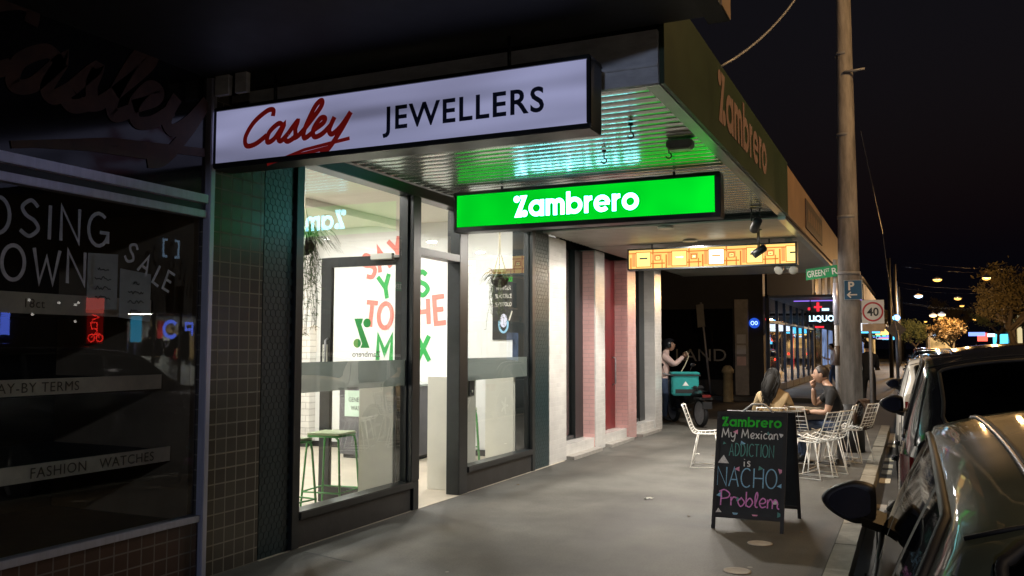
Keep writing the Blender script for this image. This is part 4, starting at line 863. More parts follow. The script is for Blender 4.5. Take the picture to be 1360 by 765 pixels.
for k, (loc, rz, lb) in enumerate(CH):
    c = ch0 if k == 0 else copy_tree(ch0); c.location = loc; c.rotation_euler = (0, 0, rz); c['label'] = lb
t = thing('jacket', 'dark brown jacket hung over the back of a wire chair', 'jacket', (-.95, 13.45, .45), R(80))
m = MB().mat(M['brownj']); m.sm = True
rows = []
for i in range(17):
    v = i / 16; a = v * 2 - 1; rows.append([Vector(((u / 6 - 1) * (.20 + .05 * abs(a) + .012 * math.sin(u * 2.1 + i)), -.30 - .055 * math.tanh(a * 4) + .012 * math.sin(u * 1.7 + i * .9) - .05 * (1 - abs(a)) * 0, .40 - abs(a) ** 1.3 * (.40 if a > 0 else .34))) for u in range(13)])
m.grid(rows); o = m.build('cloth', t, world=False, recalc=False); sm_ = o.modifiers.new('thickness', 'SOLIDIFY'); sm_.thickness = .02

# ------------------------------------------------------------------ people
def skin_body(J, E_, root):
    """one continuous skinned surface over the skeleton J {name: (pos, radius)}"""
    me = bpy.data.meshes.new('body'); bm = bmesh.new(); lay = bm.verts.layers.skin.verify(); V = {}
    for k, (p, r) in J.items():
        v = bm.verts.new(p); v[lay].radius = (r, r) if not isinstance(r, tuple) else r; v[lay].use_root = (k == root); V[k] = v
    for a, b in E_: bm.edges.new((V[a], V[b]))
    bm.to_mesh(me); bm.free()
    ob = bpy.data.objects.new('body', me); COL.objects.link(ob)
    md = ob.modifiers.new('s', 'SKIN'); md.use_smooth_shade = True
    sb = ob.modifiers.new('d', 'SUBSURF'); sb.levels = 3; sb.render_levels = 3
    bpy.context.view_layer.update()
    out = bpy.data.meshes.new_from_object(ob.evaluated_get(bpy.context.evaluated_depsgraph_get()))
    bpy.data.objects.remove(ob); bpy.data.meshes.remove(me)
    return out
def head_mb(c, yaw=0, pitch=0, skin='skin', sc=1.0):
    T = Matrix.Translation(c) @ Matrix.Rotation(yaw, 4, 'Z') @ Matrix.Rotation(-pitch, 4, 'X') @ Matrix.Scale(sc, 4)
    h = MB().mat(M[skin])
    def fn(p):
        q = p.copy()
        if p.y > 0:
            q.y += .30 * math.exp(-((p.x / .17) ** 2) - (((p.z + .18) / .16) ** 2)) * (p.y > .3)      # nose
            q.y -= .06 * math.exp(-(((abs(p.x) - .38) / .16) ** 2) - (((p.z - .06) / .12) ** 2))        # eye sockets
            q.y += .06 * math.exp(-((p.x / .3) ** 2) - (((p.z + .78) / .16) ** 2))                     # chin
        if p.z < -.2: q.x *= 1 - .28 * min(1, (-p.z - .2) / .7)
        if p.y < 0 and p.z < -.3: q.y *= .75
        return q
    h.ball((0, 0, 0), .077, .098, .120, 32, 24, fn)
    for s in (-1, 1):
        h.ball((s * .079, -.008, -.006), .012, .024, .034, 8, 6)
        h.mat(M['panelw']); h.ball((s * .030, .083, .009), .011, .010, .008, 8, 6); h.mat(M['hair']); h.ball((s * .030, .092, .009), .005, .004, .005, 6, 5)
        h.box(s * .030 - .017, s * .030 + .017, .088, .097, .026, .031); h.mat(M[skin])
    h.mat(M['redcurt'] if False else M['skin_d']); h.ball((0, .093, -.060), .022, .010, .007, 10, 6)
    h.v = [T @ v for v in h.v]
    return h, T
def hand_mb(mb, c, d, palm_n, skin='skin', s=1.0, curl=.6):
    """palm, four unequal bent fingers and a thumb leaving the side of the palm"""
    d = Vector(d).normalized(); n = Vector(palm_n); n = (n - d * n.dot(d)).normalized(); w = d.cross(n); c = Vector(c); mb.mat(M[skin])
    mb.tube([c, c + d * .03 * s, c + d * .085 * s], [.026 * s, .036 * s, .038 * s], 8)
    for k, ln in enumerate((.066, .078, .074, .058)):
        p = c + d * .075 * s + w * (-.030 + .020 * k) * s; pts = [p]; dd = d.copy()
        for j in range(3):
            dd = (dd + n * math.tan(curl * .6)).normalized(); p = p + dd * ln * s / 3 * (1.2 - .2 * j); pts.append(p)
        mb.tube(pts, [.010 * s, .0095 * s, .0085 * s, .006 * s], 6)
    p = c + d * .03 * s - w * .032 * s; mb.tube([p, p + (d * .5 - w * .6 + n * .3).normalized() * .035 * s, p + (d * .9 - w * .5 + n * .6).normalized() * .065 * s], [.012 * s, .011 * s, .007 * s], 6)
def finish_body(t, body, extra, pick, mats):
    for mt in mats: body.materials.append(M[mt])
    for p in body.polygons: p.material_index = pick(p.center); p.use_smooth = True
    em_ = extra.mesh('extra')
    off = len(mats); bm = bmesh.new(); bm.from_mesh(body); n0 = len(bm.faces); bm.from_mesh(em_); bm.faces.ensure_lookup_table()
    for mt in extra.mats: body.materials.append(mt)
    for f in list(bm.faces)[n0:]: f.material_index += off
    bm.to_mesh(body); bm.free(); return part('body', body, t)
LEG = [('pelvis', 'hipL'), ('hipL', 'kneeL'), ('kneeL', 'ankL'), ('ankL', 'toeL'), ('pelvis', 'hipR'), ('hipR', 'kneeR'), ('kneeR', 'ankR'), ('ankR', 'toeR')]
TOP = [('pelvis', 'waist'), ('waist', 'chest'), ('chest', 'neck'), ('neck', 'skull'), ('chest', 'shL'), ('shL', 'elL'), ('elL', 'wrL'), ('chest', 'shR'), ('shR', 'elR'), ('elR', 'wrR')]
# man in black T-shirt, faces local +Y
t = thing('person', 'seated man in black T-shirt and jeans with a hand at his mouth', 'person', (-1.02, 12.75, 0), R(92))
J = dict(pelvis=((0, -.08, .53), .125), waist=((0, -.07, .70), .12), chest=((0, -.01, .93), .135), neck=((0, .06, 1.09), .055), skull=((0, .10, 1.17), .05),
  shL=((-.185, -.01, .98), .070), elL=((-.235, .05, .72), .046), wrL=((-.17, .28, .72), .031), shR=((.185, .0, .98), .070), elR=((.22, .24, .80), .046), wrR=((.07, .235, 1.03), .031),
  hipL=((-.10, .0, .51), .095), kneeL=((-.14, .40, .53), .066), ankL=((-.13, .36, .10), .045), toeL=((-.14, .50, .045), .038), hipR=((.10, .0, .51), .095), kneeR=((.13, .40, .53), .066), ankR=((.13, .42, .10), .045), toeR=((.14, .56, .045), .038))
bd_ = skin_body(J, TOP + LEG, 'pelvis')
h, HT = head_mb((0, .135, 1.225), 0, -.05)
hand_mb(h, (.06, .235, 1.05), (-.45, .1, .85), (-.3, -.5, 0), curl=.8); hand_mb(h, (-.165, .29, .72), (.4, .9, -.05), (0, 0, -1), curl=.7)
def pk(c):
    if c.z < .13: return 3
    if c.z < .60 and not (abs(c.x) > .165 and c.z > .62): return 2
    if c.z > 1.075 + .25 * max(0, c.y - .08): return 0
    dE = lambda e, w: ((c - Vector(J[e][0])).length, (c - Vector(J[w][0])).length)
    for s in 'LR':
        a, b, w_ = Vector(J['sh' + s][0]), Vector(J['el' + s][0]), Vector(J['wr' + s][0])
        u = (c - a).dot(b - a) / (b - a).length_squared
        if u > .62 and (c - a - (b - a) * min(u, 1)).length < .085 and abs(c.x) > .15: return 0
        u2 = (c - b).dot(w_ - b) / (w_ - b).length_squared
        if 0 <= u2 and (c - b - (w_ - b) * min(u2, 1)).length < .07: return 0
    return 1
finish_body(t, bd_, h, pk, ['skin', 'tee', 'jeans', 'shoe'])
hm = MB().mat(M['hairb']); hm.sm = True
hm.ball((0, 0, 0), .084, .106, .112, 28, 18, lambda p: Vector((p.x, p.y * (1 if p.y < .2 else .93), max(p.z, (-.45 if p.y < -.1 else (.05 if p.y < .45 else .50)) + .06 * math.sin(p.x * 9)))) * (1 + .02 * math.sin(p.x * 23 + p.z * 17)))
hm.v = [HT @ (v + Vector((0, -.010, .018))) for v in hm.v]; hm.build('hair', t, world=False)
# woman, back to the camera
t = thing('person', 'seated woman with long black hair and tan shirt seen from behind', 'person', (-1.70, 12.06, 0), R(4))
J2 = dict(pelvis=((0, -.06, .53), .135), waist=((0, -.05, .70), .115), chest=((0, .0, .90), .13), neck=((0, .05, 1.06), .050), skull=((0, .08, 1.13), .046),
  shL=((-.17, .0, .95), .066), elL=((-.25, .12, .72), .045), wrL=((-.16, .34, .76), .03), shR=((.17, .0, .95), .066), elR=((.25, .12, .72), .045), wrR=((.14, .34, .77), .03),
  hipL=((-.10, .0, .51), .10), kneeL=((-.12, .42, .53), .068), ankL=((-.12, .40, .10), .044), toeL=((-.12, .54, .045), .036), hipR=((.10, .0, .51), .10), kneeR=((.12, .42, .53), .068), ankR=((.12, .44, .10), .044), toeR=((.12, .58, .045), .036))
bd_ = skin_body(J2, TOP + LEG, 'pelvis')
h, HT = head_mb((0, .10, 1.19), -.25, -.1, 'skin_d', .97)
hand_mb(h, (-.155, .35, .76), (.35, .9, 0), (0, 0, -1), 'skin_d'); hand_mb(h, (.135, .35, .77), (-.35, .9, 0), (0, 0, -1), 'skin_d')
finish_body(t, bd_, h, lambda c: 3 if c.z < .13 else 2 if c.z < .58 else 0 if (c.z > 1.04 or (c.y > .30 and c.z > .6)) else 1, ['skin_d', 'tan', 'jeans', 'shoe'])
hm = MB().mat(M['hair']); hm.sm = True
hm.ball((0, -.012, .018), .090, .112, .122, 28, 18, lambda p: Vector((p.x, p.y, max(p.z, -.6 if p.y < .1 else .25))))
hm.v = [HT @ v for v in hm.v]
hm.tube([(0, .06, 1.24), (-.01, .0, 1.16), (-.035, -.06, 1.08), (-.06, -.10, 1.00), (-.075, -.115, .93)], [.06, .082, .066, .045, .012], 12)
rh = random.Random(5)
for k in range(120):
    a = rh.uniform(-1, 1); x = a * .088; l_ = rh.uniform(.18, .40); w1 = rh.gauss(0, .022); w2 = rh.gauss(0, .03)
    hm.tube([(x * .5, .06 + rh.uniform(-.05, .05), 1.305 + rh.uniform(-.01, .012)), (x * 1.08, -.02 + .02 * abs(a), 1.22 + rh.uniform(-.02, .02)), (x * 1.05 - .02 + w1, -.07 - .02 * (1 - a * a), 1.12), (x * .7 - .055 + w1, -.10 + rh.uniform(-.02, .01), 1.16 - l_ * .6), (x * .5 - .075 + w2, -.115 + rh.uniform(-.03, .02), 1.20 - l_)], [.006, .011, .010, .007, .002], 4)
hm.build('hair', t, world=False)
# rider with helmet standing at his scooter
t = thing('person', 'delivery rider in pale jacket and black helmet raising his hands beside a scooter', 'person', (-4.88, 18.45, 0), R(-72))
J3 = dict(pelvis=((0, 0, .95), .13), waist=((0, .0, 1.10), .135), chest=((0, .03, 1.34), .155), neck=((0, .08, 1.51), .06), skull=((0, .11, 1.58), .05),
  shL=((-.19, .03, 1.40), .085), elL=((-.24, .22, 1.20), .062), wrL=((-.10, .42, 1.36), .042), shR=((.19, .03, 1.40), .085), elR=((.24, .24, 1.22), .062), wrR=((.10, .43, 1.40), .042),
  hipL=((-.09, 0, .90), .10), kneeL=((-.10, .03, .50), .072), ankL=((-.11, -.02, .10), .05), toeL=((-.12, .13, .045), .04), hipR=((.09, 0, .90), .10), kneeR=((.11, .05, .50), .072), ankR=((.12, .02, .10), .05), toeR=((.13, .17, .045), .04))
bd_ = skin_body(J3, TOP + LEG, 'pelvis')
h, HT = head_mb((0, .15, 1.63), 0, -.35, 'skin_d')
hand_mb(h, (-.095, .43, 1.37), (.3, .6, .5), (.5, 0, -.3), 'blackpot' if False else 'skin_d'); hand_mb(h, (.095, .44, 1.41), (-.3, .6, .5), (-.5, 0, -.3), 'skin_d')
finish_body(t, bd_, h, lambda c: 3 if c.z < .13 else 2 if c.z < .93 else 0 if c.z > 1.54 else 1, ['skin_d', 'jacketp', 'jeans', 'shoe'])
hm = MB().mat(M['helmet']); hm.sm = True
hm.ball((0, -.01, .03), .125, .145, .135, 28, 18, lambda p: Vector((p.x, p.y, max(p.z, -.55 if p.y < .25 else .18)))); hm.sm = False
hm.v = [HT @ v for v in hm.v]; hm.build('helmet', t, world=False)
t = thing('charging_cable', 'pale curved cable hanging from the rider hands to the scooter box', 'cable', (-4.45, 18.3, .9))
m = MB().mat(M['rope']); m.tube(SP3 if False else [(-4.46, 18.52, 1.46), (-4.36, 18.45, 1.50), (-4.31, 18.40, 1.40), (-4.36, 18.3, 1.22), (-4.42, 18.15, 1.06), (-4.40, 18.0, .98)], .012, 6); m.build('cable', t)
# scooter, seen from its tail
t = thing('delivery_scooter', 'dark delivery scooter parked at the corner under a teal box', 'scooter', (-4.25, 18.0, 0), R(38))
def wheel(y):
    w = MB().mat(M['blackmat']); w.sm = True; n = 28; prof = [(.235, -.045), (.265, -.04), (.285, 0), (.265, .04), (.235, .045)]
    w.grid([[Vector((px, y + r * math.cos(2 * math.pi * k / n), .285 + r * math.sin(2 * math.pi * k / n))) for r, px in prof] for k in range(n + 1)])
    o = w.build('wheel', t, world=False); r = MB().mat(M['galv']); r.tube([(-.03, y, .285), (.03, y, .285)], [.235, .235], 24); r.build('rim', o, world=False); return o
wheel(-.62); wheel(.68)
m = MB().mat(M['helmet']); m.sm = True
rows = []
for i in range(13):
    u = i / 12; y = -.85 + 1.0 * u; hw_ = .14 * math.sin(math.pi * min(1, .25 + u * .6)); zt = .72 + .04 * math.sin(u * 3); zb = .42 + .22 * (1 - u) ** 2
    rows.append([Vector((hw_ * math.cos(a), y, (zt + zb) / 2 + (zt - zb) / 2 * math.sin(a))) for a in [2 * math.pi * k / 16 for k in range(17)]])
m.grid(rows); m.build('bodywork', t, world=False)
m = MB().mat(M['helmet']); m.box(-.16, .16, .10, .48, .26, .33); m.prism([(-.19, .46, .30), (.19, .46, .30), (.16, .60, .92), (-.16, .60, .92)], (0, .05, .01)); m.build('leg_shield', t, world=False, bevel=.02)
m = MB().mat(M['blackmat']); m.box(-.13, .13, -.55, .10, .745, .82); m.build('seat', t, world=False, bevel=.03)
m = MB().mat(M['galv']); m.tube([(0, .60, .9), (0, .68, .285)], .03, 10); m.tube([(-.33, .50, 1.04), (-.1, .57, 1.0), (.1, .57, 1.0), (.33, .50, 1.04)], .015, 8); m.build('handlebar', t, world=False)
for s in (-1, 1): m = MB().mat(M['helmet']); m.tube([(s * .28, .51, 1.03), (s * .34, .50, 1.2)], .007, 6); m.ball((s * .36, .49, 1.22), .06, .015, .04, 12, 8); m.build('mirror', t, world=False)
RL = pm('tail_lamp_red', (.12, .008, .008), .2, spec=.6)
m = MB().mat(RL); m.box(-.09, .09, -.90, -.86, .60, .66); m.build('tail_light', t, world=False, bevel=.01)
m = MB().mat(M['blackmat']); m.box(-.10, .10, -.92, -.90, .38, .52); m.box(-.14, .14, -.86, -.60, .56, .60); m.build('mudguard', t, world=False)
t = thing('delivery_box', 'teal insulated delivery box with white badge strapped on the scooter', 'box', (-4.25, 17.72, .62), R(20))
m = MB().mat(M['teal']); m.prism([(-.27, -.24, 0), (.27, -.24, 0), (.27, .24, 0), (-.27, .24, 0)], (0, 0, .42)); m.build('box_body', t, world=False, bevel=.03)
m = MB().mat(M['teal']); m.box(-.29, .29, -.26, .26, .425, .47); m.build('lid', t, world=False, bevel=.015)
m = MB().mat(M['blackmat']); m.box(-.30, .30, -.268, -.262, .40, .424); m.box(-.20, .20, -.25, -.243, .05, .13); m.build('strap', t, world=False)
m = MB().mat(SW); m.poly([(-.06, -.2425, .20), (.07, -.2425, .20), (.005, -.2425, .29)]); m.build('badge', t, world=False)
# pedestrians further along the street
def walker(loc, rz, label, top, bot):
    t = thing('person', label, 'person', loc, rz)
    J = dict(pelvis=((0, 0, .93), .12), waist=((0, 0, 1.08), .12), chest=((0, .02, 1.32), .14), neck=((0, .04, 1.47), .055), skull=((0, .05, 1.54), .05),
      shL=((-.18, .0, 1.38), .07), elL=((-.23, -.03, 1.12), .05), wrL=((-.22, .10, .90), .035), shR=((.18, .0, 1.38), .07), elR=((.22, .06, 1.12), .05), wrR=((.12, .26, 1.16), .035),
      hipL=((-.09, 0, .88), .095), kneeL=((-.10, .12, .50), .065), ankL=((-.10, .10, .09), .045), toeL=((-.11, .24, .045), .038), hipR=((.09, 0, .88), .095), kneeR=((.10, -.02, .48), .065), ankR=((.10, -.18, .10), .045), toeR=((.11, -.05, .045), .038))
    b = skin_body(J, TOP + LEG, 'pelvis'); h, HT = head_mb((0, .07, 1.61)); hand_mb(h, (-.22, .11, .88), (0, .2, -1), (1, 0, 0)); hand_mb(h, (.11, .27, 1.17), (-.3, .9, .3), (0, 0, 1))
    finish_body(t, b, h, lambda c: 3 if c.z < .12 else 2 if c.z < .92 else 0 if c.z > 1.49 else 1, ['skin', top, bot, 'shoe'])
    hm = MB().mat(M['hair']); hm.ball((0, -.01, .02), .084, .106, .115, 20, 14, lambda p: Vector((p.x, p.y, max(p.z, -.5 if p.y < 0 else .35)))); hm.v = [HT @ v for v in hm.v]; hm.build('hair', t, world=False)
walker((-2.75, 35.5, 0), R(100), 'pedestrian in pale top standing outside the red lit liquor shop', 'jacketp', 'jeans')
walker((-.98, 23.0, 0), R(10), 'pedestrian in dark clothes standing past the utility pole', 'tee', 'blackmat')

# ------------------------------------------------------------------ cars
def interp(P, x):
    if x <= P[0][0]: return P[0][1]
    for (a, b), (c, d) in zip(P, P[1:]):
        if x <= c:
            t = (x - a) / (c - a); return b + (d - b) * t
    return P[-1][1]
def smooth_prof(P, n=9): return SP(P, n)
def make_car(label, loc, paint, L_=4.2, W=1.76, H=1.5, style='hatch', rz=0, group='cars parked along the kerb', detail=True, plate=True, lights_on=None, mirror_fold=False, mirror_glass=None):
    t = thing('parked_car', label, 'car', loc, rz, group); HW = W / 2
    k = H / 1.5
    if style == 'hatch': prof = [(0, .62), (.02, .92), (.10, 1.00), (.34, 1.30), (.48, 1.42), (.8, 1.462), (1.5, 1.475), (2.3, 1.455), (2.7, 1.385), (3.3, 1.05), (3.5, .97), (3.9, .88), (4.1, .74), (4.16, .60), (4.2, .45)]; rear = (.12, .44); wind = (2.68, 3.27); side = (.48, 3.15); pil = (1.05, 2.05); belt = .93
    elif style == 'suv': prof = [(0, .62), (.02, 1.02), (.06, 1.10), (.24, 1.38), (.36, 1.45), (.6, 1.49), (1.6, 1.50), (2.4, 1.46), (2.75, 1.38), (3.3, 1.06), (3.5, 1.01), (4.2, .93), (4.42, .80), (4.5, .62), (4.55, .45)]; rear = (.075, .27); wind = (2.72, 3.28); side = (.34, 3.18); pil = (1.0, 2.05); belt = .96
    else: prof = [(0, .60), (.03, .86), (.12, .94), (.55, .98), (.75, 1.05), (1.25, 1.36), (1.5, 1.43), (2.1, 1.45), (2.5, 1.40), (3.25, 1.02), (3.5, .95), (4.2, .86), (4.42, .72), (4.5, .58), (4.55, .45)]; rear = (.78, 1.25); wind = (2.52, 3.2); side = (.85, 3.1); pil = (1.35, 2.1); belt = .90
    fl = L_ / prof[-1][0]; prof = [(a * fl, b * k) for a, b in prof]; rear = [a * fl for a in rear]; wind = [a * fl for a in wind]; side = [a * fl for a in side]; pil = [a * fl for a in pil]; belt *= k
    PS = smooth_prof(prof)
    zt = lambda y: interp(PS, y)
    hw = lambda y: HW * (1 - .10 * max(0, 1 - y / .45) ** 2 - .16 * max(0, 1 - (L_ - y) / .7) ** 2)
    def zb(y): return min(belt + .03 * (1 - y / L_) , zt(y) - .03)
    def wr(y):
        g = min(1, max(0, (zt(y) - zb(y)) / .35)); g = g * g * (3 - 2 * g); return hw(y) * (.90 * (1 - g) + (.80 if style == 'suv' else .735) * g)
    def sect(y):
        w = hw(y); b = zb(y); z0 = .20; tp = zt(y); rd = min(.085, (tp - b) * .45); r = wr(y)
        if b < .5: b = max(z0 + .1, b)
        pts = [(w * .90, z0), (w * .975, z0 + (b - z0) * .12), (w * 1.0, z0 + (b - z0) * .45), (w * .995, z0 + (b - z0) * .62), (w * .985, z0 + (b - z0) * .86), (w * .955, b)]
        for i in range(1, 8):
            u = i / 7; x = w * .955 * (1 - u) + r * u + .012 * math.sin(u * math.pi); pts.append((x, b + (tp - rd - b) * u))
        for i in range(1, 9):
            u = i / 8; pts.append((r * (1 - u), tp - rd * (1 - u) ** 2.6))
        return pts
    ys = sorted(set([round(a, 4) for a, _ in PS] + [L_ * i / 70 for i in range(71)]))
    m = MB().mat(paint); m.sm = True; rows = []
    for y in ys:
        s_ = sect(y); rows.append([Vector((-x, y, z)) for x, z in s_] + [Vector((x, y, z)) for x, z in reversed(s_[:-1])])
    m.grid(rows); m.sm = False
    m.face([i for i in range(len(rows[0]))]); n = len(m.v) - len(rows[0]); m.face([n + i for i in reversed(range(len(rows[0])))])
    # wheel arches read as dark liners with a lip
    wy = (.72 * fl, L_ - .82 * fl)
    body = m.build('body', t, world=False)
    def side_pt(y, u, s, off):
        w = hw(y); b = zb(y); tp = zt(y); rd = min(.085, (tp - b) * .45); r = wr(y)
        x = w * .955 * (1 - u) + r * u + .012 * math.sin(u * math.pi); z = b + (tp - rd - b) * u
        return Vector((s * (x + off), y, z + off * .35))
    CG = M['carglass']
    for s in (-1, 1):
        spans = [(side[0], pil[0] - .03), (pil[0] + .03, pil[1] - .03), (pil[1] + .03, side[1])]
        for ya, yb in spans:
            m = MB().mat(CG); m.sm = True; rows = []
            N_ = 14
            for i in range(N_ + 1):
                y = ya + (yb - ya) * i / N_; e0 = min(1, (y - side[0]) / .18); e1 = min(1, (side[1] - y) / .25)
                cu = max(.10, min(.90, .12 + .80 * math.sqrt(max(0, min(e0, e1)))))
                rows.append([side_pt(y, .07 + (cu - .07) * j / 8, s, .004) for j in range(9)])
            m.grid(rows); m.build('side_window', t, world=False)
        m = MB().mat(M['blackmat']); pts = [side_pt(side[0] + (side[1] - side[0]) * i / 20, .05, s, .005) for i in range(21)]
        m.tube(pts, .010, 5); m.mat(M['steel']); m.tube([p + Vector((s * .004, 0, -.018)) for p in pts], .005, 4)
        top = []
        for i in range(31):
            y = side[0] + (side[1] - side[0]) * i / 30; e0 = min(1, (y - side[0]) / .18); e1 = min(1, (side[1] - y) / .25)
            top.append(side_pt(y, max(.10, min(.90, .12 + .80 * math.sqrt(max(0, min(e0, e1))))) + .03, s, .004))
        m.mat(M['blackmat']); m.tube(top, .012, 5)
        for yy in pil: m.mat(M['blackmat']); m.grid([[side_pt(yy + dx, .05 + .86 * j / 8, s, .0035) for dx in (-.035, .035)] for j in range(9)])
        m.build('window_trim', t, world=False)
        m = MB().mat(M['carseam']); r0 = [Vector((s * (wr(y) * .80), y, zt(y) - min(.085, (zt(y) - zb(y)) * .45) * .8 ** 2.6 + .001)) for y in [side[0] + .2 + (wind[0] - side[0] - .25) * i / 24 for i in range(25)]]
        m.tube(r0, .007, 5); m.mat(M['steel']); m.tube([p + Vector((s * .010, 0, .0)) for p in r0], .004, 5); m.build('roof_moulding', t, world=False)
        m = MB().mat(M['carseam'])
        for yy in (pil[0] - .02, pil[1], side[1] - .02):
            pts = []
            for z_ in [.30 + (belt - .30) * j / 8 for j in range(9)]:
                pts.append(Vector((s * (hw(yy) * (.985 + .016 * math.sin(math.pi * (z_ - .2) / belt))), yy, z_)))
            m.tube(pts, .005, 4)
        m.build('door_seam', t, world=False)
        for yy in (pil[0] + .16, pil[1] + .14):
            m = MB().mat(paint); x = s * hw(yy) * 1.003; m.tube([(x, yy - .09, belt * .84), (x + s * .03, yy - .07, belt * .845), (x + s * .03, yy + .07, belt * .845), (x, yy + .09, belt * .84)], .012, 6); m.build('door_handle', t, world=False)
        # mirror
        ym = side[1] - (.58 if style == 'hatch' else .30); xb = s * hw(ym) * .945; zc = belt + (.150 if style == 'hatch' else .10)
        m = MB().mat(M['mirrorhouse']); m.sm = True
        def mfn(p):
            o_ = s * p.x; q = p.copy()
            if o_ < -.62: q.x = s * (-.62 - (o_ + .62) * -.12)
            q.z *= (1 - .30 * max(0, o_) + .05 * max(0, -o_)) ; q.z *= 1.12 if q.z < 0 else .95
            q.y = max(q.y, -.42); return q
        m.ball((xb + s * .105, ym + .02, zc), .122, .075, .080, 26, 16, mfn)
        m.sm = False; m.prism([(xb - s * .01, ym - .03, zc - .085), (xb + s * .08, ym - .02, zc - .06), (xb + s * .08, ym + .04, zc - .02), (xb - s * .01, ym + .06, zc - .05)], (0, .02, -.035))
        mo = m.build('mirror', t, world=False)
        m = MB().mat(mirror_glass or M['mirrorglass']); m.poly([Vector((xb + s * (.113 + .085 * max(-.8, math.cos(a))), ym - .0165, zc - .004 + .060 * math.sin(a) * (1 - .25 * max(0, math.cos(a))))) for a in [2 * math.pi * i / 24 for i in range(24)]]); m.build('mirror_glass', mo, world=False)
    def top_panel(name, ya, yb, wfrac, trim=True):
        m = MB().mat(CG); m.sm = True; rows = []
        Y = [y for y in ys if ya <= y <= yb]; Y = [ya] + [y for y in Y if ya < y < yb] + [yb]
        for i, y in enumerate(Y):
            e = min(i, len(Y) - 1 - i) / max(1, (len(Y) - 1) / 2); c_ = wfrac * (1 - .10 * (1 - min(1, e * 3)) ** 2)
            row = []
            for j in range(15):
                q = (-1 + 2 * j / 14) * c_; x = q * wr(y); b = zb(y); rd = min(.085, (zt(y) - b) * .45); z = zt(y) - rd * abs(q) ** 2.6
                dy = .01; sl = (zt(y + dy) - zt(y - dy)) / (2 * dy); nn = Vector((0, -sl, 1)).normalized(); row.append(Vector((x, y, z)) + nn * .005)
            rows.append(row)
        m.grid(rows); g = m.build(name, t, world=False)
        rim = [r[0] for r in rows] + rows[-1][1:] + [r[-1] for r in reversed(rows[:-1])] + list(reversed(rows[0][1:-1])) + [rows[0][0]]
        m = MB().mat(M['blackmat']); m.tube(rim, .012, 5); m.build('seal', g, world=False); return g
    top_panel('windscreen', wind[0], wind[1], .90); rw = top_panel('rear_window', rear[0], rear[1], .93)
    # tail: lamps, bumper, plate, seams
    for s in (-1, 1):
        m = MB().mat(lights_on if lights_on else RL); zc = belt * .90
        pts = []
        for i in range(7):
            y = .015 + .26 * i / 6; pts.append((y, hw(y) * .985 if y > .02 else hw(y) * .94))
        rows = [[Vector((s * (x + .006), y, zc + dz)) for dz in (-.09, -.03, .03, .075)] for y, x in pts]
        m.grid(rows); m.grid([[Vector((s * (hw(0) * .965 - .12 * i / 5), -.005, zc + dz)) for dz in (-.09, -.03, .03, .075)] for i in range(6)]); m.build('tail_light', t, world=False)
        m = MB().mat(M['lampglass'])
        rows = [[Vector((s * hw(L_ - .10 - .34 * i / 6) * (1.0), L_ - .10 - .34 * i / 6, .66 * k + dz)) for dz in (-.06, 0, .05 + .02 * i / 6)] for i in range(7)]
        m.grid(rows); m.build('headlight', t, world=False)
    m = MB().mat(paint); m.box(-hw(0) * .93, hw(0) * .93, -.055, .04, .34, .56); m.mat(M['blackmat']); m.box(-hw(0) * .90, hw(0) * .90, -.03, .05, .20, .34); m.build('bumper', t, world=False, bevel=.03)
    if plate:
        m = MB().mat(SW); m.box(-.19, .19, -.012, -.004, .70 * k, .80 * k); m.build('number_plate', t, world=False)
    m = MB().mat(M['carseam']); yr = rear[1] + .05
    pts = [Vector((-1 * wr(yr) * (1 - 2 * i / 20), yr, zt(yr) - .085 * abs(1 - 2 * i / 20) ** 2.6 + .002)) for i in range(21)]; m.tube(pts, .005, 4)
    for s in (-1, 1):
        m.tube([side_pt(rear[1] - (rear[1] - .05) * i / 10, .93 - .93 * i / 10, s, .002) for i in range(11)], .005, 4)
    m.build('tailgate_seam', t, world=False)
    for y in wy:
        for s in (-1, 1):
            m = MB().mat(M['blackmat']); x = s * hw(y); m.tube([(x * .80, y, .33), (x * 1.001 + s * .002, y, .33)], [.375, .375], 30); m.build('wheel_arch', t, world=False)
            m = MB().mat(M['tyre']); m.sm = True; n = 28; pr = [(.21, .012), (.29, .016), (.315, .006), (.32, -.02)]
            m.grid([[Vector((x + s * px, y + r * math.cos(2 * math.pi * q / n), .32 + r * math.sin(2 * math.pi * q / n))) for r, px in pr] for q in range(n + 1)]); w_ = m.build('wheel', t, world=False)
            m = MB().mat(M['alloy'])
            for q in range(5):
                a = 2 * math.pi * q / 5; d_ = Vector((0, math.cos(a), math.sin(a))); e_ = Vector((0, -d_.z, d_.y)); c_ = Vector((x + s * .010, y, .32))
                m.prism([c_ + e_ * .035, c_ - e_ * .035, c_ + d_ * .205 - e_ * .022, c_ + d_ * .205 + e_ * .022], (s * .008, 0, 0))
            m.tube([(x + s * .006, y, .32), (x + s * .02, y, .32)], [.05, .045], 14); m.build('rim', w_, world=False)
    if style == 'hatch':
        m = MB().mat(M['blackmat']); m.tube([(0, 1.0, zt(1.0)), (0, .80, zt(.8) + .14)], [.008, .004], 6); m.build('aerial', t, world=False)
    return t
M['carglass'] = glass('car_glass', (.07, .08, .08), .05, .04, .01, (.45, .45, .45))
M['carseam'] = pm('panel_gap', (.008, .008, .008), .7)
M['mirrorhouse'] = pm('mirror_black', (.010, .010, .014), .5)
M['mirrorglass'] = pm('mirror_silver', (.06, .065, .09), .12, 1, var=.01)
M['lampglass'] = pm('lamp_lens', (.5, .5, .5), .08, .6)
M['tyre'] = pm('tyre_rubber', (.02, .02, .02), .8)
M['alloy'] = pm('alloy_wheel', (.45, .45, .46), .3, .9)
def carpaint(nm, c, metal=.6, rough=.22): return pm(nm, c, rough, metal, var=.12, scale=9, coat=.55 if rough > .3 else .9, spec=.05 if rough > .3 else .5, bump=.02, bscale=6)
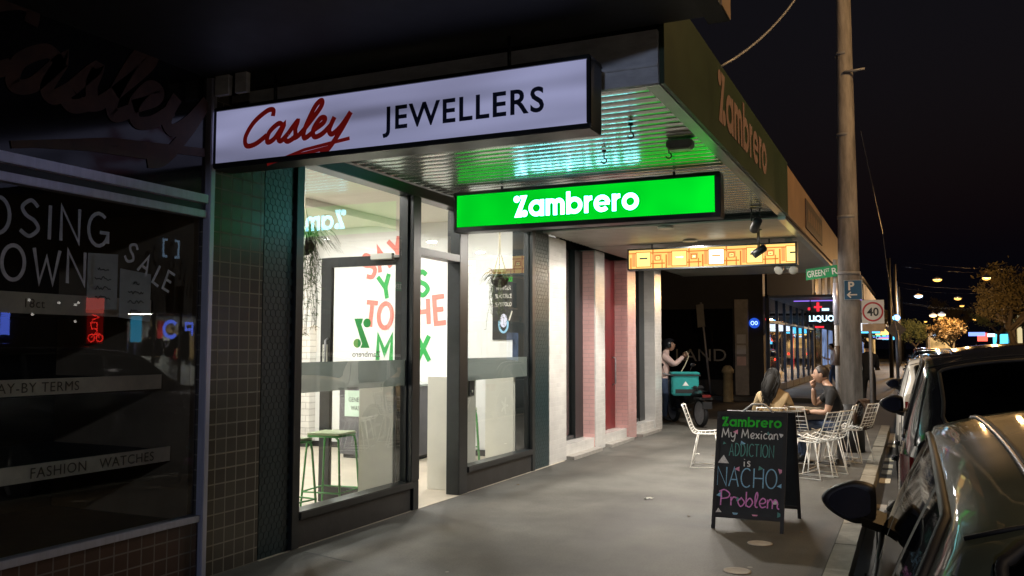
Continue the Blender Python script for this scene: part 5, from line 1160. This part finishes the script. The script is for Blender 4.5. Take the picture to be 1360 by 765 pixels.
gold = carpaint('paint_champagne', (.060, .072, .054), .0, .5)
make_car('grey-green hatchback nearest the camera with black door mirror over the kerb', (.715, 1.12, -.13), gold, 4.2, 1.76, 1.585, 'hatch')
make_car('dark grey wagon parked in front of the grey-green hatchback', (.84, 5.6, -.13), carpaint('paint_dark_blue', (.035, .04, .05)), 4.7, 1.90, 1.76, 'suv')
wc = make_car('white car parked past the dark wagon', (.70, 12.6, -.13), carpaint('paint_white', (.62, .6, .55), .1, .3), 4.5, 1.85, 1.64, 'suv')
TL = em('tail_lamp_lit', (1, .06, .03), 3.0)
make_car('small dark sedan parked just past the white car', (.75, 18.3, -.13), carpaint('paint_black', (.02, .02, .025)), 4.5, 1.8, 1.46, 'sedan')
for loc, lb, c, st_, lt in (((.8, 25.5, -.13), 'silver hatchback in the distance by the kerb', (.4, .4, .42), 'hatch', None), ((.8, 31.5, -.13), 'blue wagon far along the kerb', (.04, .07, .2), 'suv', TL), ((4.0, 38, -.13), 'dark car driving away in the lane with tail lights on', (.03, .03, .03), 'sedan', TL), ((4.2, 58, -.13), 'grey car far down the lane with tail lights on', (.12, .12, .12), 'suv', TL)):
    make_car(lb, loc, carpaint('paint_' + lb.split()[0] + '_' + str(int(loc[1])), c), 4.3, 1.78, 1.5, st_, group='cars parked along the kerb' if loc[0] < 2 else 'cars driving away', lights_on=lt)
for k, y in enumerate((38.0, 44.5, 51.0, 58.0, 66.0)):
    make_car(['seventh', 'eighth', 'ninth', 'tenth', 'farthest'][k] + ' parked car counting along the kerb from the grey-green hatchback', (.8, y, -.13), carpaint('paint_far_%d' % k, ((.3, .3, .32), (.05, .06, .08), (.5, .5, .48), (.2, .03, .03), (.1, .1, .1))[k]), 4.3, 1.78, (1.5, 1.6, 1.48, 1.7, 1.5)[k], ('hatch', 'suv', 'sedan', 'suv', 'hatch')[k], lights_on=TL if k in (1, 4) else None)
HLM = em('headlight_lit', (.8, .93, 1.0), 9)
for k, (loc, lb) in enumerate((((9.6, 62, -.13), 'white headlit car parked across the road under the tree'), ((9.6, 74, -.13), 'second headlit car further across the road beyond the tree'), ((6.3, 84, -.13), 'oncoming headlit car left of the two parked headlit cars'), ((6.6, 108, -.13), 'farthest oncoming headlit car beside the tram'))):
    c = make_car(lb, (loc[0], loc[1] + 4.3, loc[2]), carpaint('paint_pale_%d' % k, (.4, .42, .45)), 4.3, 1.78, 1.5, 'hatch', rz=math.pi, group='cars facing the camera across the road')
    for o in c.children:
        if o.name.startswith('headlight'): o.data.materials[0] = HLM

# ------------------------------------------------------------------ across the lane: dark corner shop, liquor shop
CB = thing('corner_building', 'dark corner building across the lane with faint LAND lettering on its side', 'building', (-8, 31, 0))
m = MB().mat(M['darkwall']); m.box(-30, FX, 30.0, 30.5, 0, 8); m.box(-30, FX - .1, 30.5, 32.0, 3.4, 8); m.build('wall', CB)
m = MB().mat(M['darkglassblack']); m.box(-9.6, -5.5, 29.96, 29.995, .5, 2.9); m.build('window', CB)
WF = pm('worn_white_letters', (.2, .195, .175), .7)
m = MB().mat(WF); font_text(m, Face((0, 29.955, 0), (1, 0, 0), (0, 0, 1)), 'LAND', -7.45, 1.12, .42, width=1.72, bold=.0); m.build('lettering', CB)
m = MB().mat(M['concrete']); m.box(-5.42, -4.98, 29.88, 29.99, 0, 3.2); m.build('pier', CB)
t = thing('notice_board', 'column of three pale posters on the dark corner pier', 'notice', (-5.2, 29.9, 1))
for k, z in enumerate((1.72, 1.36, .98)):
    m = MB().mat(M['paper'] if k != 2 else M['jacketp']); m.box(-5.36, -5.06, 29.865, 29.878, z, z + .30); m.build('notice_sheet', t)
BLU = em('blue_sign_lit', (.03, .13, .9), .75); BLW = em('blue_white_lit', (.45, .7, 1.0), 2.2)
t = thing('round_sign', 'small glowing blue sign on the dark corner building', 'sign', (-4.8, 29.9, 2.4))
m = MB().mat(BLU); m.lathe((-4.78, 29.88, 2.40), [(.155, 0), (.17, .02), (.17, .10)], 20, Vector((0, 1, 0))); m.build('sign_face', t)
m = MB().mat(BLW); Fc = Face((-4.78, 29.875, 2.40), (1, 0, 0), (0, 0, 1)); ribbon(m, Fc, arc(-.05, 0, .05, .06, 0, 360, 16), .02); ribbon(m, Fc, arc(.07, 0, .04, .055, 0, 360, 16), .02); m.build('emblem', t)
t = thing('bollard', 'yellowish cylindrical bollard across the lane', 'bollard', (-5.3, 27.9, -.125))
m = MB().mat(pm('bollard_cream', (.34, .28, .16), .6, var=.25)); m.lathe((-5.3, 27.9, -.125), [(.17, 0), (.16, .05), (.15, .9), (.19, .92), (.19, 1.0), (.12, 1.12), (.05, 1.15)], 18); m.build('body', t)
t = thing('leaning_sign_post', 'leaning pale post with a narrow plate beside the dark corner shop', 'sign', (-6.1, 29.2, 0))
m = MB().mat(M['galv']); m.tube([(-6.15, 29.4, 0), (-6.45, 29.4, 3.1)], .035, 8); m.build('post', t); m = MB().mat(WF); m.prism([(-6.55, 29.36, 2.25), (-6.30, 29.36, 2.28), (-6.36, 29.36, 3.05), (-6.60, 29.36, 3.02)], (0, .015, 0)); m.build('plate', t)
LS = thing('liquor_shop', 'blue lit glass fronted liquor shop with red posters beyond the lane', 'building', (FX, 38, 0))
m = MB().mat(pm('near_black_render', (.012, .013, .015), .95, spec=.02)); m.box(-12, FX, 31.0, 46, 3.4, 7.5); m.box(-12, -11.8, 31, 46, 0, 3.4); m.box(-12, FX, 45.8, 46, 0, 3.4); m.box(-12, FX - .1, 31.0, 31.1, 0, 3.4); m.build('wall', LS)  # even near-black matte wall colour
LSW = pm('liquor_white', (.55, .58, .62), .6); LSR = pm('liquor_red', (.5, .03, .04), .5)
m = MB().mat(LSW); m.box(-8.0, -7.9, 31.2, 45.7, 0, 3.3); m.mat(LSR)
for y in (40.5, 42.6): m.box(-7.88, -7.84, y, y + .9, .2, 2.6)
for k in range(60):
    m.mat(random.choice([LSW, LSW, LSR, M['teal'], M['navy'], M['teal']])); y = 31.6 + random.random() * 13; z = .5 + .45 * random.randrange(5); m.box(-7.88, -7.6, y, y + random.uniform(.1, .5), z, z + .32)
m.build('interior', LS)
m = MB().mat(pm('frame_blue_black', (.03, .04, .06), .4))
for y in (31.1, 33.3, 35.4, 37.5, 39.6, 41.7, 43.8, 45.8): m.box(FX - .06, FX + .04, y, y + .12, .0, 3.3)
m.box(FX - .06, FX + .03, 31.1, 45.9, 0, .25); m.box(FX - .06, FX + .03, 31.1, 45.9, 2.45, 2.55); m.build('window_frame', LS)
m = MB().mat(M['glass']); m.poly([(FX - .01, 31.1, .25), (FX - .01, 45.8, .25), (FX - .01, 45.8, 3.3), (FX - .01, 31.1, 3.3)]); m.build('window', LS, recalc=False)
m = MB().mat(pm('awning_blue_grey', (.10, .13, .2), .5)); m.box(FX, -1.5, 31.2, 46, 3.30, 3.38); m.mat(M['darkwall']); m.box(-1.5, -1.42, 31.2, 46, 3.2, 3.75); m.build('awning', LS)
CY = em('cyan_tube_lit', (.02, .85, .9), 3.0); RDL = em('red_tube_lit', (1.0, .03, .05), 1.4); VIO = em('violet_tube_lit', (.35, .2, 1.0), 1.2)
m = MB().mat(CY)
for k in range(5): m.box(-6.6, -6.55, 33.0 + k * 1.3, 33.9 + k * 1.3, 1.35, 1.48)
m.mat(BLW)
for k in range(8): m.box(-7.5, -7.45, 32 + k * 1.2, 32.5 + k * 1.2, 1.0 + .25 * (k % 3), 1.12 + .25 * (k % 3))
m.build('neon_strip', LS); m = MB().mat(RDL)
for k in range(6): m.box(-5.6, -5.55, 35.2 + k * 1.1, 35.5 + k * 1.1, 2.72, 2.80)
m.box(-4.9, -4.86, 41.2, 41.26, .6, 2.4); m.build('red_neon', LS)
for y, e, c in ((33, 120, (.5, .72, 1)), (37, 120, (.6, .78, 1)), (41, 110, (.8, .7, .75)), (44, 100, (.6, .75, 1))): add_light('AREA', 'lamp', (-6.3, y, 3.27), e, c, LS, .5)
t = thing('hanging_sign', 'lit LIQUOR sign with red and white neon under the far awning', 'sign', (-2.85, 33, 2.4), 0, 'lightbox signs hung across the footpath')
m = MB().mat(pm('liquor_sign_navy', (.01, .02, .06), .4)); m.box(-3.42, -2.22, 33, 33.15, 2.42, 2.84); m.build('case', t)
m = MB().mat(em('liquor_letter_lit', (.6, .85, 1.0), 2.2)); Fc = Face((0, 32.998, 0), (1, 0, 0), (0, 0, 1)); font_text(m, Fc, 'LIQUOR', -3.34, 2.53, .20, width=1.04, bold=.035)
for x in (-3.34, -3.14, -2.62, -2.42): m.box(x - .01, x + .07, 32.9945, 32.9965, 2.525, 2.545)
m.build('lettering', t)
m = MB().mat(RDL); m.box(-3.08, -2.99, 33.0, 33.05, 2.88, 3.20); m.box(-3.17, -2.90, 33.0, 33.05, 3.0, 3.07); m.box(-3.38, -3.30, 33.0, 33.05, 2.93, 3.02); m.box(-3.15, -2.85, 33.02, 33.07, 2.29, 2.35); m.box(-2.0, -1.85, 33.02, 33.07, 2.24, 2.36); m.build('red_neon', t)
m = MB().mat(BLW); m.box(-2.9, -2.66, 33.0, 33.05, 2.90, 2.99); m.mat(VIO); m.box(-3.9, -1.5, 33.3, 33.34, 3.26, 3.29); m.build('white_neon', t)
for x in (-3.3, -2.3): m = MB().mat(M['black']); m.tube([(x, 33.08, 2.83), (x, 33.08, 3.31)], .02); m.build('hanger_rod', t)

# far terraces on both sides of the street
def terrace(x_front, side, y0, y1, h, mt, label, lit):
    t = thing('terrace_building', label, 'building', (x_front, (y0 + y1) / 2, 0), 0, 'shop buildings further down the street')
    xb = x_front + side * 9
    m = MB().mat(mt); m.box(x_front, xb, y0, y1, 0, h); m.mat(M['concrete']); m.box(x_front - side * .12, x_front, y0, y1, h - .4, h - .15); m.build('wall', t)
    m = MB().mat(M['darkwall']); m.box(x_front - side * 2.8, x_front - side * .001, y0 + .1, y1 - .1, 3.2, 3.6); m.build('awning', t)
    n = max(2, int((y1 - y0) / 3))
    for k in range(n):
        ya = y0 + (k + .2) * (y1 - y0) / n; yb = y0 + (k + .8) * (y1 - y0) / n
        w = MB().mat(lit if (k + int(y0)) % 3 != 1 else M['darkglassblack']); w.box(x_front - side * .05, x_front - side * .002, ya, yb, .6, 2.6); w.build('shop_window', t)
        w = MB().mat(M['darkglassblack']); w.box(x_front - side * .04, x_front - side * .002, ya + .3, yb - .3, 4.4, min(6.2, h - .8)); w.build('upper_window', t)
        w = MB().mat(M['concrete']); w.box(x_front - side * .09, x_front - side * .002, ya + .22, yb - .22, 4.28, 4.39); w.build('sill', t)
    return t
LW = em('window_cool_lit', (.35, .48, .85), .5, .6); LWW = em('window_warm_lit', (1.0, .6, .22), .7, .6); LWC = em('window_cyan_lit', (.1, .5, .65), .8, .6)
tb = [pm('render_' + n, c, .8, var=.25, scale=1) for n, c in (('slate', (.06, .07, .09)), ('brick', (.10, .05, .035)), ('cream', (.22, .19, .14)), ('grey', (.09, .09, .09)))]
for a in ((FX, -1, 46.2, 58, 8, tb[0], 'slate coloured terrace shop just past the liquor shop', LW), (FX, -1, 58.2, 74, 9, tb[3], 'grey terrace shop two doors past the liquor shop', LWC), (FX, -1, 74.2, 96, 7.5, tb[1], 'brick terrace shop far down the left side of the street', LW), (FX, -1, 96.2, 130, 9, tb[0], 'last dark terrace at the far end of the left side', LWW),
          (17, 1, 28.2, 52, 8, tb[1], 'brick terrace across the road', LWW), (17, 1, 52.2, 84, 7, tb[3], 'grey terrace across the road behind the tree', LW), (17, 1, 84.2, 118, 8, tb[0], 'slate terrace far across the road', LWW)): terrace(*a)
t = thing('hall_building', 'cream floodlit building with tall pale columns behind the tree branches', 'building', (17, 132, 0))
CR = pm('cream_stone', (.5, .43, .27), .7, var=.1)
m = MB().mat(CR); m.box(11.9, 24, 132, 140, 0, 7.6); m.mat(M['concrete']); m.box(11.7, 24.2, 131.8, 140.2, 7.6, 8.1); m.build('wall', t)
for k in range(9):
    m = MB().mat(CR); m.tube([(12.3 + k * 1.3, 131.7, 0), (12.3 + k * 1.3, 131.7, 7.5)], [.28, .23], 10); m.build('column', t)
    if k < 8: m = MB().mat(em('window_cream_lit_%d' % k, (1.0, .82, .45), random.uniform(.25, .8))); m.box(12.65 + k * 1.3, 13.25 + k * 1.3, 131.94, 131.995, 1.2, 6.2); m.build('window', t)
add_light('SPOT', 'flood_lamp', (15.5, 122, .3), 2200, (1, .85, .5), t, .3, (R(115), 0, 0), (70, .5))
# shops opposite, whose lit signs mirror in the dark display glass
t = thing('opposite_shops', 'row of lit shopfronts across the road with blue and red neon', 'building', (17, 20, 0))
m = MB().mat(tb[3]); m.box(17, 26, -30, 28, 2.9, 8); m.box(17, 26, -30, 23.0, 0, 2.9); m.box(17, 26, 27.1, 28, 0, 2.9); m.box(20.5, 26, 23.0, 27.1, 0, 2.9); m.build('wall', t)
add_light('AREA', 'lamp', (18.6, 25.1, 2.86), 420, (1, .95, .75), t, 1.2)
m = MB().mat(LSW); m.box(20.3, 20.45, 23.05, 27.05, 0, 2.88); m.box(17.1, 20.3, 27.02, 27.08, 0, 2.88)
for k in range(12): m.mat(random.choice([M['tan'], M['darkwall'], LSW, LSR, M['navy']])); x = 17.3 + random.random() * 2.6; m.box(x, x + .4, 26.8, 27.0, 1.0 + random.random() * .8, 2.0 + random.random() * .7)
for k in range(16): m.mat(random.choice([M['tan'], M['darkwall'], LSW, LSR])); y = 23.2 + random.random() * 3.5; m.box(18.5, 18.9, y, y + .35, 1.2, 1.2 + random.uniform(.3, .9))
m.build('interior', t)
m = MB().mat(M['black'])
for y in (23.0, 24.3, 25.6, 27.0): m.box(16.95, 17.05, y, y + .08, 0, 2.9)
m.build('window_frame', t)
NB = em('neon_blue_lit', (.12, .2, 1.0), 9); NR = em('neon_red_lit', (1.0, .03, .02), 12); NRP = em('neon_red_box_lit', (1.0, .10, .06), 4); NC = em('neon_cyan_lit', (.08, .55, .9), 4); NRD = em('neon_red_dim_lit', (.6, .01, .01), 1.6)
Fo = Face((16.93, 0, 0), (0, -1, 0), (0, 0, 1))
m = MB().mat(NB); ribbon(m, Fo, arc(-25.1, 2.25, .34, .30, -140, 140, 20), .14); ribbon(m, Fo, [(-26.2, 2.02), (-26.2, 2.5), (-25.85, 2.5), (-25.85, 2.25), (-26.15, 2.25)], .10); ribbon(m, Fo, [(-26.4, 2.5), (-26.75, 2.5), (-26.6, 2.0)], .10); m.box(16.9, 16.94, 18.18, 18.47, 1.95, 2.65); m.build('blue_neon', t)
m = MB().mat(NC); m.box(16.9, 16.94, 23.2, 23.68, 1.75, 2.7); m.build('cyan_sign', t)
m = MB().mat(NRP); m.box(16.90, 16.94, 21.28, 22.0, 2.75, 3.28); m.mat(NRD); m.box(16.90, 16.94, 21.34, 21.98, 1.70, 2.745); m.mat(NR); Fr = Face((16.899, 0, 0), (0, -1, 0), (0, 0, 1))
for p in (arc(-21.5, 1.88, .13, .13, 0, 360, 16), arc(-21.84, 1.88, .13, .13, 0, 360, 16), [(-21.84, 1.88), (-21.7, 2.2), (-21.5, 2.2), (-21.45, 2.42), (-21.72, 2.42), (-21.72, 2.2)], [(-21.5, 1.9), (-21.66, 2.05), (-21.84, 1.9)], [(-21.5, 2.5), (-21.8, 2.62), (-21.5, 2.70)]): ribbon(m, Fr, p, .045)
m.build('red_neon', t)
m = MB().mat(BLW); Fb = Face((16.92, 0, 0), (0, -1, 0), (0, 0, 1))
for s in (-1, 1): ribbon(m, Fb, [(-25.0 + s * .18, 5.68), (-25.0 + s * .38, 5.68), (-25.0 + s * .38, 5.05), (-25.0 + s * .18, 5.05)], .09)
m.build('bracket_neon', t)
m = MB().mat(em('shop_warm_lit', (1, .8, .6), .9, .3))
for k in range(7): m.box(16.9, 16.94, -28 + k * 5.2, -25 + k * 5.2, .8, 2.5)
m.mat(em('bulb_lit', (1, .95, .85), 6))
for k in range(12): y = 13 + random.random() * 8; m.ball((16.6, y, 2.2 + random.uniform(0, .9)), .05, .05, .05, 8, 6)
m.build('shop_window', t)

# ------------------------------------------------------------------ street lamps and trees
SOD = em('sodium_lens_lit', (1.0, .50, .10), 3.2); SODW = em('warm_lens_lit', (1.0, .68, .30), 4); LED = em('led_lens_lit', (.50, .78, 1.0), 5)
def street_lamp(x, y, z, lens, label, light=None, col=None, r=.2, span=(-1.0, 11.9)):
    t = thing('street_lamp', label, 'street lamp', (x, y, 0), 0, 'street lamps hung over the road')
    for sx in span:
        if sx > -4: m = MB().mat(M['blackmat']); m.tube([(sx, y, 0), (sx, y, z + 1.2)], [.11, .08], 10); m.build('pole', t)
    m = MB().mat(M['blackmat']); m.tube([(span[0] + (span[1] - span[0]) * k / 14, y, z + 1.15 - .75 * (1 - (2 * k / 14 - 1) ** 2)) for k in range(15)], .004, 4); m.tube([(x, y, z + .1), (x, y, z + .62)], .004, 4); m.build('span_wire', t)
    m = MB().mat(M['galv']); m.lathe((x, y, z), [(r * 1.25, .0), (r * 1.2, .06), (r * .5, .16), (.04, .2)], 18); m.build('lamp_head', t)
    m = MB().mat(lens); m.ball((x, y, z - .01), r * 1.15, r * .8, r * .62, 16, 10); m.build('lens', t)
    if light: add_light('POINT', 'lamp', (x, y, z - .35), light, col, t, .12)
street_lamp(3.9, 9.5, 9.4, SOD, 'sodium street lamp over the road beside the parked wagon', 1400, (1, .60, .25), span=(-4.6, 11.9))
street_lamp(3.6, -3.5, 9.0, SODW, 'street lamp over the road behind the grey-green hatchback', 600, (1, .72, .45), span=(-4.6, 11.9))
street_lamp(2.2, -16.0, 4.4, LED, 'unseen cool white lamp added behind the camera to light the jeweller sign', 1500, (.62, .72, 1), span=(-.8, 12.3))  # unseen lamp added to light the jeweller sign and awning end board
for x, y, z, lens, lb, li, c in ((3.52, 50, 5.1, SOD, 'highest orange street lamp on the right above the tree', 2200, (1, .55, .2)), (1.8, 70, 6.5, SOD, 'bright orange street lamp above the middle of the road', 5000, (1, .55, .2)), (3.95, 90, 6.1, SOD, 'orange street lamp lower down beside the tree crown', 4000, (1, .55, .2)),
      (1.7, 82, 4.3, SODW, 'left of a close pair of warm street lamps', 0, None), (2.30, 80, 4.3, SODW, 'right of a close pair of warm street lamps', 1200, (1, .6, .25)), (.57, 75, 5.6, LED, 'bluish white street lamp over the parked cars', 2500, (.7, .85, 1))):
    street_lamp(x, y, z, lens, lb, li, c, .26 if y > 60 else .17)
for x, y, z, lb in ((3.1, 112, 5.0, 'faint orange street lamp beyond the bushy tree'), (5.6, 118, 6.6, 'faint orange street lamp behind the spreading tree'), (7.4, 126, 5.2, 'faint orange street lamp above the headlit cars'), (2.0, 150, 5.6, 'farthest faint orange street lamp near the pair')): street_lamp(x, y, z, SOD, lb, 0, None, .22)
t = thing('blue_sign', 'bright blue lit sign high on the left beyond the speed sign', 'sign', (-.87, 60, 3.4))
m = MB().mat(M['galv']); m.tube([(-1.2, 60, 0), (-1.2, 60, 3.6)], .06, 8); m.build('post', t); m = MB().mat(em('blue_white_strong', (.15, .45, 1.0), 7)); m.ball((-.85, 60, 3.45), .22, .1, .18, 14, 8); m.ball((-1.2, 60, 3.75), .10, .1, .10, 10, 6); m.build('lamp', t)
t = thing('traffic_sign', 'grey diamond warning sign beside the far footpath', 'sign', (-.45, 42, 0))
m = MB().mat(M['galv']); m.tube([(-.62, 42, 0), (-.62, 42, 2.8)], .04, 8); m.build('post', t); m = MB().mat(SO); m.prism([(-.62, 41.94, 1.95), (-.2, 41.94, 2.37), (-.62, 41.94, 2.79), (-1.04, 41.94, 2.37)], (0, .02, 0)); m.build('plate', t)
t = thing('overhead_cable', 'pale overhead wire hanging from the sky down to the far footpath', 'cable', (-.9, 40, 0))
m = MB().mat(M['galv']); m.tube([(-1.0 + .45 * u, 40, 6.4 - 4.3 * u - .3 * math.sin(u * 3)) for u in [k / 12 for k in range(13)]], .018, 5); m.tube([(-.55, 40, 0), (-.55, 40, 2.3)], .05, 8); m.tube([(-1.0, 40, 6.4), (-1.5, 34, 9.5)], .018, 5); m.build('cable', t)

def tree(loc, h, spread, label, seed, leaves, lm):
    rg = random.Random(seed); t = thing('street_tree', label, 'tree', loc, 0, 'street trees across the road'); L0 = Vector(loc)
    m = MB().mat(M['bark']); tips = []
    def br(p, d, ln, r, lev):
        pts = [p]; q = p; dd = d.copy()
        for k in range(4):
            dd = (dd + Vector((rg.uniform(-.22, .22), rg.uniform(-.22, .22), rg.uniform(-.05, .18)))).normalized(); q = q + dd * ln / 4; pts.append(q)
        m.tube(pts, [r * (1 - .12 * k) for k in range(5)], 7 if lev < 2 else 4)
        if lev >= 2: tips.extend(pts[1:])
        if lev < 4:
            for k in range(rg.choice((2, 3)) if lev else 4):
                a = rg.uniform(0, 6.28); nd = (dd * .65 + Vector((math.cos(a), math.sin(a), rg.uniform(-.1, .5))) * spread).normalized(); br(pts[rg.choice((2, 3, 4)) if lev else 4], nd, ln * rg.uniform(.6, .8), r * .55, lev + 1)
    br(L0, Vector((rg.uniform(-.15, .15), 0, 1)), h * .32, h * .028, 0); m.build('trunk', t)
    c = MB().mat(lm)
    for q in tips:
        for k in range(leaves):
            o = q + Vector((rg.gauss(0, .22), rg.gauss(0, .22), rg.gauss(0, .18))); a = Vector((rg.uniform(-1, 1), rg.uniform(-1, 1), rg.uniform(-1, 1))).normalized(); b = a.orthogonal().normalized(); s = rg.uniform(.07, .17)
            c.poly([o - a * s, o + b * s * .5, o + a * s, o - b * s * .5])
    c.build('crown', t, recalc=False)
LO = pm('leaf_autumn', (.075, .05, .02), .6, var=.5, scale=3); LG = pm('leaf_pale', (.10, .12, .05), .6, var=.4, scale=3)
tree((5.9, 58, -.1), 8.8, 1.1, 'large spreading street tree with dark twisted branches across the road', 4, 11, M['leafd'])
tree((3.9, 92, -.1), 5.8, .8, 'orange lit bushy tree beneath the pair of street lamps', 9, 8, LO)
tree((.4, 98, -.1), 5.6, .7, 'pale green small tree left of the street lamp pair', 12, 8, LG)
tree((10.6, 82, 0), 9.5, .9, 'tall dark tree at the far right behind the headlit cars', 17, 12, M['leafd'])
tree((8.2, 112, 0), 10.0, .9, 'broad olive tree behind the orange lit bushy tree', 23, 14, LG)
tree((9.4, 98, 0), 10.5, .9, 'dark rounded tree in front of the cream hall building', 41, 14, M['leafd'])
tree((5.2, 132, 0), 11.0, .9, 'far dark tree at the end of the street', 43, 14, M['leafd'])
tree((-2.2, 66, 0), 6.0, .8, 'dark footpath tree in front of the grey terrace on the left', 31, 10, M['leafd'])
# lit signs under the far awnings
rs = random.Random(11)
SCOL = [((.1, .6, 1.0), 'cyan'), ((.75, .85, 1.0), 'white'), ((1.0, .12, .08), 'red'), ((.2, .3, 1.0), 'blue'), ((.1, .9, .7), 'teal'), ((1, .65, .2), 'amber')]
NTH = ['nearest', 'second', 'third', 'fourth', 'fifth', 'sixth', 'seventh', 'eighth']
for k in range(8):
    y = 49 + k * 8.5; c, nm = SCOL[(k * 5 + 1) % 6]; x0 = rs.uniform(-3.6, -2.6)
    t = thing('hanging_sign', '%s small %s lit sign under the far terrace awnings' % (NTH[k], nm), 'sign', (x0, y, 2.3), 0, 'small lit signs under the far awnings')
    m = MB().mat(M['black']); m.box(x0 - .03, x0 + 1.33, y + .02, y + .16, 2.42, 2.88); m.build('case', t); m = MB().mat(em('far_sign_%s_%d' % (nm, k), c, 2.0)); m.box(x0, x0 + 1.3, y, y + .019, 2.45, 2.85); m.build('sign_face', t)
    m = MB().mat(M['black']); m.tube([(x0 + .65, y + .09, 2.87), (x0 + .65, y + .09, 3.22)], .03, 6); m.build('hanger_rod', t)
for k in range(7):
    y = 118 + k * 6; c, nm = SCOL[(k * 5 + 3) % 6]; x0 = 6.2 + k * 1.3
    t = thing('shop_sign', '%s small %s lit sign across the far end of the street' % (NTH[k], nm), 'sign', (x0, y, 1.5), 0, 'small lit signs across the far end of the street')
    m = MB().mat(M['galv']); m.tube([(x0 + .8, y + .1, -.1), (x0 + .8, y + .1, 2.0)], .06, 6); m.build('post', t); m = MB().mat(em('far_end_%s_%d' % (nm, k), c, 2.2)); m.box(x0, x0 + rs.uniform(1, 2.2), y, y + .05, 2.0 + rs.uniform(0, 1.2), 3.4); m.build('sign_face', t)
# distant bus and traffic glow
t = thing('tram', 'pale tram far down the road with lit windows', 'tram', (2.9, 105, -.13))
m = MB().mat(M['endpanel']); m.box(1.6, 4.2, 105, 121, .3, 3.2); m.build('body', t, bevel=.12); m = MB().mat(LWW); m.box(1.8, 4.0, 104.97, 104.995, 1.5, 2.6); m.build('window', t); m = MB().mat(BLW); m.box(2.1, 3.7, 104.96, 104.99, 2.75, 3.05); m.build('destination_panel', t)
for x in (1.85, 3.95): m = MB().mat(TL); m.box(x - .12, x + .12, 104.95, 104.99, .7, .95); m.build('tail_light', t)
# ------------------------------------------------------------------ small things on the footpath
for x, y, lb in ((-1.17, 7.42, 'round metal service cover on the footpath in front of the chalkboard'), (-1.18, 6.45, 'round metal service cover nearest the camera')):
    t = thing('service_cover', lb, 'cover', (x, y, 0), 0, 'service covers set in the footpath')
    m = MB().mat(M['concrete']); m.lathe((x, y, 0.001), [(.10, 0), (.10, .004), (.085, .005), (.08, .003), (.01, .003)], 24); m.build('lid', t)
for x, y, r, lb in ((-2.56, 9.06, .5, 'crumpled pale scrap of paper in the middle of the footpath'), (-2.95, 13.1, 1.0, 'small pale scrap near the pink pilaster step')):
    t = thing('litter', lb, 'litter', (x, y, 0), r, 'litter on the footpath')
    m = MB().mat(SW); m.grid([[(-.05 + .025 * i, -.02 + .02 * j, .004 + random.uniform(0, .02)) for i in range(5)] for j in range(3)]); m.build('scrap', t, world=False, recalc=False)
t = thing('pavement_joint', 'long thin saw cut joint running along the footpath', 'joint', (-2.9, 8, 0))
m = MB().mat(M['blackmat']); Fg = Face((0, 0, .0012), (1, 0, 0), (0, 1, 0)); ribbon(m, Fg, [(-4.4, 12.35), (-2.5, 12.31), (-.64, 12.36)], .012); m.build('joint', t)
lf = pm('dry_leaf', (.16, .10, .04), .8, var=.4)
for k in range(14):
    x, y = random.uniform(-.95, -.62) if k % 2 else random.uniform(-4.3, -1.2), random.uniform(5.3, 13.5)
    t = thing('fallen_leaf', 'small dry leaf lying on the footpath', 'leaf', (x, y, 0), random.uniform(0, 6), 'dry leaves on the footpath')
    m = MB().mat(lf); m.poly([(-.03, 0, .004), (-.008, -.014, .010), (.018, -.010, .006), (.035, 0, .009), (.016, .012, .012), (-.01, .013, .005)]); m.build('blade', t, world=False, recalc=False)
t = thing('pavement_crack', 'dark open joint in the asphalt at the bottom left', 'crack', (-3.9, 5.5, 0))
m = MB().mat(M['blackmat']); Fg = Face((0, 0, .001), (1, 0, 0), (0, 1, 0)); ribbon(m, Fg, [(-4.35, 5.62), (-4.1, 5.56), (-3.95, 5.52), (-3.82, 5.50)], (.008, .035)); m.build('joint', t)
